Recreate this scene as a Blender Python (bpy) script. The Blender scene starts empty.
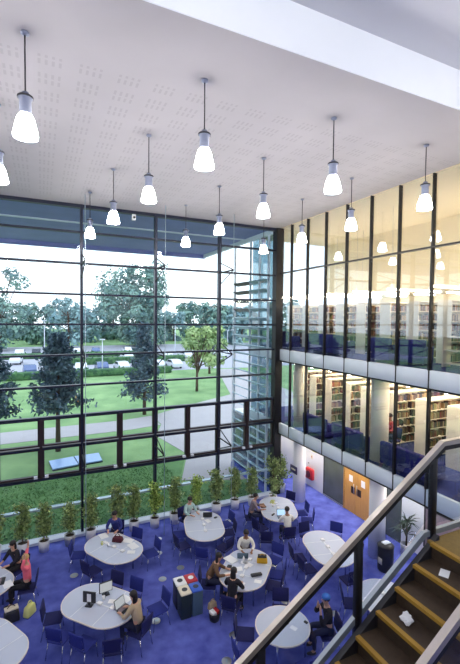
import bpy, bmesh, math, random
from mathutils import Vector, Matrix
random.seed(7)
SC = bpy.context.scene
COL = SC.collection
PI = math.pi

# ------------------------------------------------------------------ materials
def lin(c):
    return tuple((v/12.92 if v <= 0.04045 else ((v+0.055)/1.055)**2.4) for v in c)
def rgb(r, g, b):
    return lin((r/255, g/255, b/255))+(1.0,)

def mat(name, col, rough=0.6, metal=0.0, var=0.0, scale=8.0, bump=0.0, spec=0.5, detail=3.0):
    m = bpy.data.materials.new(name); m.use_nodes = True
    nt = m.node_tree; b = nt.nodes['Principled BSDF']
    b.inputs['Base Color'].default_value = col
    b.inputs['Roughness'].default_value = rough
    b.inputs['Metallic'].default_value = metal
    b.inputs['Specular IOR Level'].default_value = spec
    if var or bump:
        tc = nt.nodes.new('ShaderNodeTexCoord'); n = nt.nodes.new('ShaderNodeTexNoise')
        n.inputs['Scale'].default_value = scale; n.inputs['Detail'].default_value = detail
        nt.links.new(tc.outputs['Object'], n.inputs['Vector'])
        if var:
            r = nt.nodes.new('ShaderNodeMixRGB'); r.blend_type = 'MIX'
            r.inputs[1].default_value = tuple(min(1, c*(1-var)) for c in col[:3])+(1,)
            r.inputs[2].default_value = tuple(min(1, c*(1+var)) for c in col[:3])+(1,)
            nt.links.new(n.outputs['Fac'], r.inputs[0]); nt.links.new(r.outputs[0], b.inputs['Base Color'])
        if bump:
            bp = nt.nodes.new('ShaderNodeBump'); bp.inputs['Strength'].default_value = bump; bp.inputs['Distance'].default_value = 0.02
            nt.links.new(n.outputs['Fac'], bp.inputs['Height']); nt.links.new(bp.outputs[0], b.inputs['Normal'])
    return m

def emit(name, col, s):
    m = bpy.data.materials.new(name); m.use_nodes = True
    nt = m.node_tree; nt.nodes.clear()
    e = nt.nodes.new('ShaderNodeEmission'); o = nt.nodes.new('ShaderNodeOutputMaterial')
    e.inputs[0].default_value = col; e.inputs[1].default_value = s
    nt.links.new(e.outputs[0], o.inputs[0]); return m

def glass(name, tint, base=0.02, k=0.5, power=4.0, rough=0.0):
    m = bpy.data.materials.new(name); m.use_nodes = True
    nt = m.node_tree; nt.nodes.clear()
    t = nt.nodes.new('ShaderNodeBsdfTransparent'); t.inputs[0].default_value = tint
    g = nt.nodes.new('ShaderNodeBsdfGlossy'); g.inputs['Roughness'].default_value = rough
    g.inputs[0].default_value = (0.95, 0.97, 1, 1)
    lw = nt.nodes.new('ShaderNodeLayerWeight'); lw.inputs[0].default_value = 0.5
    p = nt.nodes.new('ShaderNodeMath'); p.operation = 'POWER'; p.inputs[1].default_value = power
    a = nt.nodes.new('ShaderNodeMath'); a.operation = 'MULTIPLY_ADD'; a.inputs[1].default_value = k; a.inputs[2].default_value = base
    mx = nt.nodes.new('ShaderNodeMixShader'); o = nt.nodes.new('ShaderNodeOutputMaterial')
    nt.links.new(lw.outputs['Facing'], p.inputs[0]); nt.links.new(p.outputs[0], a.inputs[0])
    nt.links.new(a.outputs[0], mx.inputs[0]); nt.links.new(t.outputs[0], mx.inputs[1]); nt.links.new(g.outputs[0], mx.inputs[2])
    nt.links.new(mx.outputs[0], o.inputs[0]); return m

def nn(nt, t, **kw):
    n = nt.nodes.new(t)
    for k, v in kw.items(): setattr(n, k, v)
    return n

def ceiling_mat():
    m = mat('acoustic_plaster', rgb(188, 183, 188), 0.85, var=0.05, scale=1.3)
    nt = m.node_tree; b = nt.nodes['Principled BSDF']
    tc = nn(nt, 'ShaderNodeTexCoord'); sp = nn(nt, 'ShaderNodeSeparateXYZ'); nt.links.new(tc.outputs['Object'], sp.inputs[0])
    def M(op, a, bb=None, c=None):
        n = nn(nt, 'ShaderNodeMath', operation=op)
        for i, v in enumerate((a, bb, c)):
            if v is None: continue
            if isinstance(v, (int, float)): n.inputs[i].default_value = v
            else: nt.links.new(v, n.inputs[i])
        return n.outputs[0]
    X, Y = sp.outputs[0], sp.outputs[1]
    def band(v, per, lo, hi):
        f = M('FRACT', M('DIVIDE', v, per))
        return M('MULTIPLY', M('GREATER_THAN', f, lo), M('LESS_THAN', f, hi))
    slot = M('MULTIPLY', band(X, 0.105, 0.3, 0.72), band(Y, 0.2, 0.14, 0.86))
    group = M('MULTIPLY', band(X, 0.63, 0.0, 0.668), band(Y, 0.6, 0.0, 0.667))
    zone = M('MULTIPLY', M('LESS_THAN', Y, -0.9), M('GREATER_THAN', Y, -8.9))
    f = M('MULTIPLY', M('MULTIPLY', slot, group), M('MULTIPLY', zone, 0.17))
    mx = nn(nt, 'ShaderNodeMixRGB'); src = b.inputs['Base Color'].links[0].from_socket
    nt.links.new(src, mx.inputs[1]); mx.inputs[2].default_value = rgb(96, 92, 98); nt.links.new(f, mx.inputs[0])
    nt.links.new(mx.outputs[0], b.inputs['Base Color']); return m

def two_tone(name, c1, c2, scale, rough=0.9, bump=0.0, lo=0.4, hi=0.6):
    m = mat(name, c1, rough); nt = m.node_tree; b = nt.nodes['Principled BSDF']
    tc = nn(nt, 'ShaderNodeTexCoord'); n = nn(nt, 'ShaderNodeTexNoise'); n.inputs['Scale'].default_value = scale; n.inputs['Detail'].default_value = 5
    nt.links.new(tc.outputs['Object'], n.inputs['Vector'])
    r = nn(nt, 'ShaderNodeValToRGB'); r.color_ramp.elements[0].position = lo; r.color_ramp.elements[1].position = hi
    r.color_ramp.elements[0].color = c1; r.color_ramp.elements[1].color = c2
    nt.links.new(n.outputs['Fac'], r.inputs[0]); nt.links.new(r.outputs[0], b.inputs['Base Color'])
    if bump:
        bp = nn(nt, 'ShaderNodeBump'); bp.inputs['Strength'].default_value = bump
        nt.links.new(n.outputs['Fac'], bp.inputs['Height']); nt.links.new(bp.outputs[0], b.inputs['Normal'])
    return m

def wood_mat(name, c1, c2, rough=0.45):
    m = mat(name, c1, rough); nt = m.node_tree; b = nt.nodes['Principled BSDF']
    tc = nn(nt, 'ShaderNodeTexCoord'); mp = nn(nt, 'ShaderNodeMapping'); mp.inputs['Scale'].default_value = (6, 6, 0.7)
    n = nn(nt, 'ShaderNodeTexNoise'); n.inputs['Scale'].default_value = 4; n.inputs['Detail'].default_value = 6
    nt.links.new(tc.outputs['Object'], mp.inputs[0]); nt.links.new(mp.outputs[0], n.inputs['Vector'])
    r = nn(nt, 'ShaderNodeMixRGB'); r.inputs[1].default_value = c1; r.inputs[2].default_value = c2
    nt.links.new(n.outputs['Fac'], r.inputs[0]); nt.links.new(r.outputs[0], b.inputs['Base Color']); return m

M = {}
M['carpet'] = two_tone('blue_carpet', rgb(66, 76, 164), rgb(100, 112, 202), 2.4, 0.95, 0.0, 0.3, 0.7)
M['carpet_up'] = mat('upper_blue_carpet', rgb(34, 46, 104), 0.95, var=0.15, scale=5)
M['ceiling'] = ceiling_mat()
M['ceiling_plain'] = mat('grey_plaster', rgb(206, 206, 214), 0.9, var=0.04, scale=1)
M['bulk'] = mat('white_paint', rgb(240, 243, 250), 0.8, var=0.02, scale=2)
M['white'] = mat('white_wall_paint', rgb(236, 234, 236), 0.8, var=0.02, scale=2)
M['beige'] = mat('cream_plaster', rgb(240, 226, 194), 0.85, var=0.04, scale=1.2)
M['beige2'] = mat('cream_soffit_plaster', rgb(242, 230, 204), 0.85, var=0.03, scale=1.2)
M['frame'] = mat('dark_blue_metal', rgb(34, 38, 58), 0.4, 0.3, var=0.1, scale=3)
M['black'] = mat('black_metal', rgb(20, 19, 26), 0.45, 0.2, var=0.1, scale=3)
M['brown'] = mat('dark_bronze_metal', rgb(50, 36, 40), 0.45, 0.2, var=0.1, scale=3)
M['sillrail'] = mat('pale_rail_metal', rgb(176, 196, 208), 0.35, 0.3, var=0.05)
M['fascia'] = mat('pale_cladding_panel', rgb(218, 226, 234), 0.45, 0.0, var=0.05, scale=1.5)
M['steel'] = mat('brushed_steel', rgb(190, 188, 188), 0.3, 0.9, var=0.08, scale=20)
M['chrome'] = mat('chrome', rgb(205, 208, 215), 0.18, 1.0)
M['lampmetal'] = mat('lamp_aluminium', rgb(150, 156, 178), 0.35, 0.7, var=0.1, scale=6)
M['cable'] = mat('black_cable', rgb(38, 36, 42), 0.6)
M['glow'] = emit('lit_opal_glass', (1.0, 0.97, 0.93, 1), 34)
M['strip'] = emit('warm_fluorescent', (1.0, 0.86, 0.66, 1), 38)
M['strip_cool'] = emit('white_fluorescent', (1.0, 0.94, 0.84, 1), 46)
M['gback'] = glass('window_wall_glass', (0.90, 0.95, 0.97, 1), 0.014, 0.45, 4.5)
M['gfac'] = glass('facade_glass', (0.90, 0.93, 0.96, 1), 0.06, 0.55, 2.6)
M['gwing'] = glass('tinted_wing_glass', (0.42, 0.52, 0.56, 1), 0.08, 0.5, 3)
M['gbal'] = glass('balustrade_glass', (0.84, 0.88, 0.93, 1), 0.012, 0.3, 4)
M['gdark'] = mat('dark_tinted_glass', rgb(84, 90, 86), 0.12, 0.0, var=0.4, scale=1.6)
M['table'] = mat('pale_grey_laminate', rgb(196, 203, 222), 0.4, var=0.03, scale=3)
M['edge'] = mat('pale_wood_edge', rgb(232, 222, 214), 0.5)
M['seam'] = mat('light_joint_strip', rgb(226, 230, 238), 0.4)
M['fabric'] = mat('royal_blue_fabric', rgb(38, 48, 130), 0.9, var=0.15, scale=25)
M['navy'] = mat('navy_fabric', rgb(29, 31, 88), 0.9, var=0.2, scale=25)
M['sofa'] = mat('deep_blue_upholstery', rgb(34, 33, 106), 0.9, var=0.15, scale=12)
M['pot'] = mat('pale_planter', rgb(214, 214, 222), 0.35, var=0.05)
M['potsteel'] = mat('steel_planter', rgb(176, 176, 180), 0.3, 0.7, var=0.1, scale=5)
M['soil'] = mat('soil', rgb(58, 44, 36), 0.95, var=0.3, scale=30)
M['leaf'] = two_tone('ficus_leaf', rgb(88, 112, 66), rgb(160, 180, 108), 7, 0.55)
M['leaf2'] = two_tone('bright_ficus_leaf', rgb(104, 140, 58), rgb(182, 204, 104), 7, 0.55)
M['leafdark'] = two_tone('yucca_leaf', rgb(26, 42, 34), rgb(58, 84, 64), 7, 0.55)
M['bark'] = mat('bark', rgb(92, 74, 62), 0.9, var=0.3, scale=8)
M['grass'] = two_tone('mown_grass', rgb(104, 140, 88), rgb(146, 176, 118), 0.35, 0.95, 0.0, 0.3, 0.7)
M['shadegrass'] = two_tone('canopy_shade_grass', rgb(80, 120, 66), rgb(104, 142, 82), 1.5, 0.9, 0.0, 0.3, 0.7)  # darker green carries the roof canopy's shade on the lawn
M['paving'] = mat('pale_paving', rgb(178, 170, 172), 0.9, var=0.08, scale=1.2)
M['asphalt'] = mat('grey_asphalt', rgb(172, 170, 180), 0.9, var=0.1, scale=0.4)
M['hedge'] = two_tone('hedge_leaf', rgb(46, 82, 56), rgb(84, 122, 76), 1.5, 0.9)
M['conifer'] = two_tone('conifer_needle', rgb(72, 92, 108), rgb(104, 126, 134), 1.2, 0.9)
M['tree1'] = two_tone('hazy_broad_leaf', rgb(88, 120, 122), rgb(132, 164, 148), 0.4, 0.9)  # bluish tint puts distance haze into the tall far crowns
M['tree2'] = two_tone('hazy_blue_green_leaf', rgb(112, 144, 152), rgb(150, 180, 180), 0.3, 0.9)  # haze over the far tree belt is painted into this leaf colour
M['tree3'] = two_tone('yellow_green_leaf', rgb(124, 150, 100), rgb(172, 192, 132), 0.8, 0.9)
M['soffit'] = mat('slate_blue_soffit', rgb(128, 134, 190), 0.7, var=0.15, scale=1.5)
M['stair'] = mat('dark_brown_tread', rgb(60, 45, 32), 0.75, var=0.35, scale=22)
M['landing'] = mat('olive_brown_vinyl', rgb(122, 98, 44), 0.7, var=0.25, scale=24)
M['nosing'] = mat('mustard_nosing', rgb(158, 120, 34), 0.6, var=0.15, scale=10)
M['rail'] = mat('satin_steel_rail', rgb(186, 178, 172), 0.32, 0.75, var=0.12, scale=9)
M['stringer'] = mat('grey_stringer_metal', rgb(150, 160, 172), 0.4, 0.5, var=0.1, scale=5)
M['doorwood'] = wood_mat('oak_veneer', rgb(216, 164, 88), rgb(190, 134, 64))
M['paper'] = mat('white_paper', rgb(244, 244, 246), 0.8)
M['red'] = mat('red_plastic', rgb(190, 36, 44), 0.4)
M['sign'] = mat('dark_sign', rgb(54, 42, 84), 0.5)
M['dark'] = mat('charcoal_plastic', rgb(40, 40, 46), 0.45)
M['bin_green'] = mat('dark_green_plastic', rgb(38, 52, 54), 0.5)
M['bin_grey'] = mat('slate_plastic', rgb(84, 108, 126), 0.5)
M['blueplastic'] = mat('blue_plastic', rgb(52, 92, 196), 0.4)
M['cream'] = mat('cream_plastic', rgb(222, 212, 190), 0.5)
M['lime'] = mat('pale_lime_plastic', rgb(220, 222, 140), 0.6)
M['yellow'] = mat('amber_fabric', rgb(206, 160, 34), 0.8)
M['screen'] = emit('lit_screen', (0.45, 0.68, 1.0, 1), 0.9)
M['screengrey'] = emit('pale_lit_screen', (0.72, 0.76, 0.80, 1), 0.45)
M['screendark'] = mat('dark_screen', rgb(30, 36, 60), 0.2)
M['skin'] = mat('skin', rgb(206, 158, 134), 0.6)
M['skin2'] = mat('brown_skin', rgb(150, 104, 80), 0.6)
M['hair'] = mat('dark_hair', rgb(34, 26, 26), 0.6, var=0.2, scale=40)
M['hairblonde'] = mat('blonde_hair', rgb(196, 158, 100), 0.6, var=0.2, scale=40)
M['eye'] = mat('eye', rgb(24, 20, 20), 0.3)
M['lip'] = mat('lip', rgb(168, 92, 84), 0.5)
for k, c in dict(pink=(244, 112, 132), tan=(190, 170, 140), blackc=(32, 30, 40), brownc=(112, 84, 62), whitec=(232, 228, 220), greyc=(132, 118, 128), bluec=(48, 56, 130), capblue=(66, 120, 200), maroon=(84, 34, 48), redc=(150, 50, 60), tealc=(176, 206, 204)).items():
    M[k] = mat('cloth_'+k, rgb(*c), 0.9, var=0.12, scale=14)
M['denim'] = mat('dark_denim', rgb(40, 44, 74), 0.9, var=0.15, scale=20)
M['carpaint_w'] = mat('white_car_paint', rgb(226, 228, 234), 0.25)
M['carpaint_b'] = mat('blue_grey_car_paint', rgb(96, 110, 150), 0.25)
M['carpaint_d'] = mat('dark_car_paint', rgb(44, 48, 62), 0.25)
M['carglass'] = mat('car_window', rgb(40, 48, 60), 0.1)
M['tyre'] = mat('tyre_rubber', rgb(26, 26, 28), 0.8)
M['louvre'] = mat('pale_louvre_metal', rgb(168, 190, 204), 0.4, 0.3)
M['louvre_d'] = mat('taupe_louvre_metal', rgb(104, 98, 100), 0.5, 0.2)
M['post'] = mat('white_post_metal', rgb(216, 220, 232), 0.5)
M['outdoor'] = mat('pale_blue_tabletop', rgb(150, 180, 226), 0.35)
M['shelfw'] = mat('cream_shelf_laminate', rgb(236, 226, 204), 0.6, var=0.03)
M['orange'] = mat('orange_paint', rgb(232, 150, 50), 0.6)
BOOKC = [(104, 66, 46), (74, 50, 38), (130, 92, 62), (58, 50, 50), (112, 40, 38), (152, 120, 82), (56, 60, 56), (176, 156, 122), (92, 72, 48), (126, 116, 66), (68, 50, 56)]
for i, c in enumerate(BOOKC): M['book%d' % i] = mat('book_cover_%d' % i, rgb(*c), 0.7)

# ------------------------------------------------------------------ mesh helpers
class MB:
    def __init__(s): s.bm = bmesh.new(); s.mi = 0
    def _set(s, faces):
        for f in faces: f.material_index = s.mi
    def box(s, x0, x1, y0, y1, z0, z1, mtx=None):
        v = [s.bm.verts.new(p) for p in ((x0,y0,z0),(x1,y0,z0),(x1,y1,z0),(x0,y1,z0),(x0,y0,z1),(x1,y0,z1),(x1,y1,z1),(x0,y1,z1))]
        f = [s.bm.faces.new([v[i] for i in q]) for q in ((0,3,2,1),(4,5,6,7),(0,1,5,4),(1,2,6,5),(2,3,7,6),(3,0,4,7))]
        s._set(f)
        if mtx is not None: bmesh.ops.transform(s.bm, matrix=mtx, verts=v)
        return s
    def rbox(s, x0, x1, y0, y1, z0, z1, r=0.02, seg=2, mtx=None):
        n = len(s.bm.verts); s.bm.verts.ensure_lookup_table()
        t = bmesh.new(); q = MB.__new__(MB); q.bm = t; q.mi = s.mi; q.box(x0, x1, y0, y1, z0, z1)
        bmesh.ops.bevel(t, geom=list(t.edges), offset=r, segments=seg, affect='EDGES', profile=0.5)
        for f in t.faces: f.material_index = s.mi; f.smooth = True
        if mtx is not None: bmesh.ops.transform(t, matrix=mtx, verts=t.verts)
        me = bpy.data.meshes.new('t'); t.to_mesh(me); t.free(); s.bm.from_mesh(me); bpy.data.meshes.remove(me); return s
    def cyl(s, a, b, r, n=10, r2=None, smooth=True):
        a = Vector(a); b = Vector(b); d = (b-a); r2 = r if r2 is None else r2
        z = d.normalized(); x = z.orthogonal().normalized(); y = z.cross(x)
        A = []; B = []
        for i in range(n):
            t = 2*PI*i/n; o = x*math.cos(t)+y*math.sin(t)
            A.append(s.bm.verts.new(a+o*r)); B.append(s.bm.verts.new(b+o*r2))
        fs = [s.bm.faces.new((A[i], A[(i+1) % n], B[(i+1) % n], B[i])) for i in range(n)]
        for f in fs: f.smooth = smooth
        fs += [s.bm.faces.new(A[::-1]), s.bm.faces.new(B)]
        s._set(fs); return s
    def lathe(s, prof, c=(0,0,0), n=20, cap=True):
        rings = []
        for r, z in prof:
            rings.append([s.bm.verts.new((c[0]+r*math.cos(2*PI*i/n), c[1]+r*math.sin(2*PI*i/n), c[2]+z)) for i in range(n)])
        fs = []
        for a, b in zip(rings, rings[1:]):
            for i in range(n):
                f = s.bm.faces.new((a[i], a[(i+1) % n], b[(i+1) % n], b[i])); f.smooth = True; fs.append(f)
        if cap: fs += [s.bm.faces.new(rings[0][::-1]), s.bm.faces.new(rings[-1])]
        s._set(fs); return s
    def prism(s, pts, z0, z1, mtx=None, smooth=False):
        A = [s.bm.verts.new((x, y, z0)) for x, y in pts]; B = [s.bm.verts.new((x, y, z1)) for x, y in pts]
        n = len(pts); fs = [s.bm.faces.new((A[i], A[(i+1) % n], B[(i+1) % n], B[i])) for i in range(n)]
        if smooth:
            for f in fs: f.smooth = True
        fs += [s.bm.faces.new(A[::-1]), s.bm.faces.new(B)]; s._set(fs)
        if mtx is not None: bmesh.ops.transform(s.bm, matrix=mtx, verts=A+B)
        return s
    def ball(s, c, rx, ry=None, rz=None, u=12, v=8, mtx=None):
        ry = rx if ry is None else ry; rz = rx if rz is None else rz
        r = bmesh.ops.create_uvsphere(s.bm, u_segments=u, v_segments=v, radius=1)
        vs = r['verts']; m = Matrix.Translation(Vector(c)) @ (mtx if mtx is not None else Matrix()) @ Matrix.Diagonal((rx, ry, rz, 1))
        bmesh.ops.transform(s.bm, matrix=m, verts=vs)
        fs = {f for q in vs for f in q.link_faces}
        for f in fs: f.smooth = True; f.material_index = s.mi
        return s
    def tube(s, pts, r, n=8):
        for a, b in zip(pts, pts[1:]): s.cyl(a, b, r, n)
        return s
    def m(s, i): s.mi = i; return s
    def build(s, name, mats, parent=None, loc=None, rotz=0.0):
        bmesh.ops.recalc_face_normals(s.bm, faces=s.bm.faces)
        me = bpy.data.meshes.new(name); s.bm.to_mesh(me); s.bm.free()
        for q in (mats if isinstance(mats, (list, tuple)) else [mats]): me.materials.append(q)
        o = bpy.data.objects.new(name, me); COL.objects.link(o)
        if parent is not None: o.parent = parent
        if loc is not None: o.location = loc
        if rotz: o.rotation_euler = (0, 0, rotz)
        return o

def tag(o, label, cat, group=None, kind=None):
    o['label'] = label; o['category'] = cat
    if group: o['group'] = group
    if kind: o['kind'] = kind
    return o
def thing(name, label, cat, loc=(0,0,0), rotz=0.0, group=None, kind=None):
    o = bpy.data.objects.new(name, None); COL.objects.link(o); o.empty_display_size = 0.1
    o.location = loc; o.rotation_euler = (0, 0, rotz)
    return tag(o, label, cat, group, kind)
def dup(src, loc, rotz, label, group=None, scale=None):
    r = src.copy(); COL.objects.link(r); r.location = loc; r.rotation_euler = (0, 0, rotz); r['label'] = label
    if group: r['group'] = group
    if scale is not None: r.scale = scale if isinstance(scale, tuple) else (scale,)*3
    for ch in list(src.children):
        c = ch.copy(); COL.objects.link(c); c.parent = r
        for g in list(ch.children):
            d = g.copy(); COL.objects.link(d); d.parent = c
    return r
def struct(name, mb, mats, label, cat, parent=None):
    o = mb.build(name, mats, parent); return tag(o, label, cat, kind='structure') if parent is None else o
ORD = ['first','second','third','fourth','fifth','sixth','seventh','eighth','ninth','tenth','eleventh','twelfth','thirteenth','fourteenth']
TRIM = [0]
def trimname(): TRIM[0] += 1; return 'trim_%d' % TRIM[0]
WIN = [0]
def winname(): WIN[0] += 1; return 'window_%d' % WIN[0]

ZC = 12.4           # main ceiling
XL = -17.2          # far end of the window wall
YB = -10.67         # the step in the ceiling
# ------------------------------------------------------------------ room shell
struct('floor', MB().box(XL, 2.1, -22, 0.0, -0.3, 0.0), M['carpet'], 'royal blue carpet covering the study hall floor', 'floor')
struct('ceiling', MB().box(XL, -0.06, YB, 0.0, ZC, ZC+0.7), M['ceiling'], 'pale plaster ceiling with panels of slotted perforations above the pendant lamps', 'ceiling')
struct('ceiling_upper', MB().box(XL, -0.06, -22, YB, 13.14, 13.5), M['ceiling_plain'], 'plain grey upper ceiling beyond the white bulkhead', 'ceiling')
struct(trimname(), MB().box(XL, -0.06, YB-0.02, YB-0.001, ZC-0.005, 13.14), M['bulk'], 'bright white bulkhead stepping up from the perforated ceiling', 'bulkhead')
struct('wall_left', MB().box(XL-0.3, XL, -22, 0.3, -0.3, 13.6), M['white'], 'plain white end wall facing the library floors across the hall', 'wall')
w = MB().box(XL, 0.0, -22.3, -22, -0.3, 8.2).box(XL, 0, -22.3, -22, 12.2, 13.6).box(XL, -16, -22.3, -22, 8.2, 12.2).box(-1.5, 0, -22.3, -22, 8.2, 12.2)
struct('wall_front', w, M['white'], 'white wall behind the upper gallery around the added window', 'wall')
o = struct(winname(), MB().box(-16, -1.5, -22.1, -22.08, 8.2, 12.2), M['gback'], 'added unseen window behind the gallery letting daylight onto the bulkhead', 'window')  # unseen window, added so daylight reaches the bulkhead
for i in range(6): MB().box(-16+i*2.9-0.04, -16+i*2.9+0.04, -22.2, -22.02, 8.2, 12.2).build('window_frame', M['frame'], o)
struct("floor_gallery", MB().box(XL, -4.5, -22, -15.7, 6.5, 6.84), M['carpet_up'], 'carpeted gallery floor overlooking the hall', 'floor')

# ------------------------------------------------------------------ window wall (back)
XM = [-0.22-2.81*i for i in range(7)]
ZT = [11.39, 10.24, 9.09, 7.97, 6.83, 5.68, 4.54, 3.44, 2.31, 1.19]
for i in range(1, 7):
    struct(trimname(), MB().box(XM[i]-0.045, XM[i]+0.045, -0.16, 0.08, 0, ZC), M['frame'],
           'dark upright mullion of the window wall, %s from the corner post' % ORD[i-1], 'mullion')
struct(trimname(), MB().box(-0.25, 0.13, -0.22, 0.12, 0, ZC), M['black'], 'thick black corner post where the window wall meets the library floors', 'corner post')
for j, z in enumerate(ZT):
    mt = M['sillrail'] if j == 9 else M['frame']
    h = 0.035 if j not in (6, 8) else 0.05
    struct(trimname(), MB().box(XL, -0.25, -0.12, 0.06, z-h, z+h), mt,
           ('pale sill rail low across the window wall' if j == 9 else 'dark horizontal transom of the window wall, %s below the ceiling' % ORD[j]), 'transom')
struct(trimname(), MB().box(XL, -0.25, -0.14, 0.08, ZC-0.12, ZC), M['frame'], 'dark head rail of the window wall under the ceiling', 'head rail')
struct('baseboard_back', MB().box(XL, -0.25, -0.3, 0.06, 0, 0.1), M['post'], 'white upstand along the foot of the window wall', 'baseboard')
zr = [ZC-0.12]+ZT+[0.1]
for i in range(6):
    xa, xb = XM[i+1]+0.045, (XM[i]-0.045 if i else -0.25)
    for j in range(len(zr)-1):
        z1, z0 = zr[j]-0.035, zr[j+1]+0.035
        if j == 0: z1 = zr[0]
        if j == 10: z0 = 0.1
        bay = '%s bay from the corner post' % ORD[i]
        if j in (7, 8):      # openable band: two hinged windows per bay and row
            xm = (xa+xb)/2
            for k, (p, q) in enumerate(((xa, xm-0.05), (xm+0.05, xb))):
                pane = thing(winname(), 'hinged dark framed window, %s row, %s, %s leaf' % ('upper' if j == 7 else 'lower', bay, 'far' if k else 'near'), 'window', (p, 0, z1+0.02), 0, None, 'structure')
                W_, H_ = q-p, z1-z0-0.02
                f = MB(); fw = 0.06
                f.box(0, W_, -0.09, 0.05, -H_, -H_+fw).box(0, W_, -0.09, 0.05, -fw, 0).box(0, fw, -0.09, 0.05, -H_+fw, -fw).box(W_-fw, W_, -0.09, 0.05, -H_+fw, -fw)
                f.build('window_frame', M['brown'], pane)
                MB().box(fw, W_-fw, -0.02, -0.008, -H_+fw, -fw).build('pane', M['gback'], pane)
                if j == 8: MB().box(W_/2+(-0.5 if k else 0.5)*W_*0.8-0.06, W_/2+(-0.5 if k else 0.5)*W_*0.8+0.06, -0.2, -0.09, -H_, -H_+0.08).build('actuator', M['post'], pane)
            if j == 7: struct(trimname(), MB().box(xm-0.05, xm+0.05, -0.14, 0.08, ZT[8]+0.03, ZT[6]-0.03), M['brown'], 'dark bronze post dividing the opening windows in the %s' % bay, 'mullion')
        else:
            struct(winname(), MB().box(xa, xb, -0.02, -0.008, z0, z1), M['gback'], 'fixed window wall pane, %s row from the ceiling, %s' % (ORD[j], bay), 'window')
# bracing: a wire rope in front of each mullion, V brackets back to the mullion
for i in (1, 2, 3, 4):
    x = XM[i]
    t = thing('wind_brace', 'slim wind brace with forked struts at the %s mullion from the corner post' % ORD[i-1], 'brace', (x, -0.16, 0), 0, 'wind braces along the window wall')
    MB().cyl((0, -1.3, 0.0), (0, -1.3, ZC), 0.011, 6).build('wire', M['sillrail'], t)
    for z in (10.2, 6.8, 3.05):
        MB().cyl((0, 0, z+0.42), (0, -1.3, z), 0.022, 6).cyl((0, 0, z-0.5), (0, -1.3, z), 0.022, 6).cyl((0, 0, z), (0, -1.3, z), 0.03, 6).build('strut', M['black'], t)

# ------------------------------------------------------------------ library floors beyond the facade (x > 0)
YF = lambda k: 0.12-1.179*k
Z1, Z2 = 3.40, 6.84
struct('floor_first', MB().box(0.12, 9, -12, 2.6, 2.92, Z1), M['carpet_up'], 'first library floor with dark blue carpet', 'floor')
struct('floor_second', MB().box(0.12, 9, -12, 2.6, 6.33, Z2), M['carpet_up'], 'second library floor with dark blue carpet', 'floor')
struct('ceiling_first', MB().box(0.3, 9, -12, 2.6, 6.2, 6.33), M['beige2'], 'cream ceiling over the first floor bookcases', 'ceiling')
struct('ceiling_second', MB().box(4.9, 9, -12, 2.6, 9.62, 9.8), M['beige2'], 'low cream ceiling over the second floor bookcases', 'ceiling')
struct('wall_upper', MB().box(4.75, 4.9, -12, 2.6, 9.62, ZC), M['beige'], 'cream wall above the second floor bookcases', 'wall')
struct('ceiling_high', MB().box(0.05, 4.9, -12, 2.6, ZC, ZC+0.6), M['beige2'], 'warm cream high ceiling just inside the second floor glazing', 'ceiling')
struct('wall_library', MB().box(9, 9.2, -12, 2.6, -0.3, 9.8), M['beige'], 'cream far wall behind the rows of bookcases', 'wall')
for nm, z0, z1 in (('first', Z1, 6.2), ('second', Z2, ZC)):
    struct(winname(), MB().box(0.12, 9, 2.6, 2.62, z0, z1), M['gback'], 'glazed end of the %s library floor past the corner post' % nm, 'window')
struct('wall_library_near', MB().box(0.12, 9, -12.2, -12, -0.3, ZC), M['beige'], 'cream wall closing the near end of the library floors', 'wall')
struct('wall_right', MB().box(-0.05, 0.15, -22, -11.72, -0.3, 13.6), M['white'], 'white solid wall beside the stair landing past the glazed facade', 'wall')
NB = 10
for k in range(NB):
    ya, yb = YF(k+1), (YF(k) if k else -0.22)
    for nm, z0, z1 in (('lower', 2.92, 3.40), ('upper', 6.33, 6.84)):
        struct(trimname(), MB().rbox(-0.02, 0.11, ya+0.022, yb-0.022, z0, z1, 0.006, 1), M['fascia'], 'pale fascia panel of the %s floor edge, %s bay from the corner post' % (nm, ORD[k]), 'fascia panel')
    struct(winname(), MB().box(0.03, 0.042, ya+0.03, yb-0.03, Z1+0.02, 6.31), M['gfac'], 'tall glass pane of the first floor, %s bay from the corner post' % ORD[k], 'window')
    struct(winname(), MB().box(0.03, 0.042, ya+0.03, yb-0.03, Z2+0.02, 10.31), M['gfac'], 'tall glass pane of the second floor, %s bay from the corner post' % ORD[k], 'window')
    struct(winname(), MB().box(0.03, 0.042, ya+0.03, yb-0.03, 10.35, ZC), M['gfac'], 'high glass pane under the ceiling, %s bay from the corner post' % ORD[k], 'window')
    y = YF(k+1)
    for nm, z0, z1 in (('lower', 2.93, 3.40), ('upper', 6.34, 6.84)):
        struct(trimname(), MB().box(-0.026, 0.1, y-0.016, y+0.016, z0, z1), M['black'], 'dark joint between %s fascia panels, %s from the corner post' % (nm, ORD[k]), 'joint')
    struct(trimname(), MB().box(-0.05, 0.07, y-0.024, y+0.024, Z2, ZC), M['black'], 'black fin mullion of the second floor glazing, %s from the corner post' % ORD[k], 'mullion')
    struct(trimname(), MB().box(-0.03, 0.08, y-0.03, y+0.03, Z1, 6.33), M['black'], 'black fin mullion of the first floor glazing, %s from the corner post' % ORD[k], 'mullion')
struct(trimname(), MB().box(-0.08, 0.05, -11.72, -0.22, 10.31, 10.36), M['black'], 'thin dark transom running along the second floor glazing', 'transom')
for nm, z in (('lower', 2.92), ('upper', 6.33)):
    struct(trimname(), MB().box(-0.015, 0.12, -11.72, -0.22, z-0.05, z-0.002), M['black'], 'dark drip edge under the %s fascia panels' % nm, 'trim')
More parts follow.
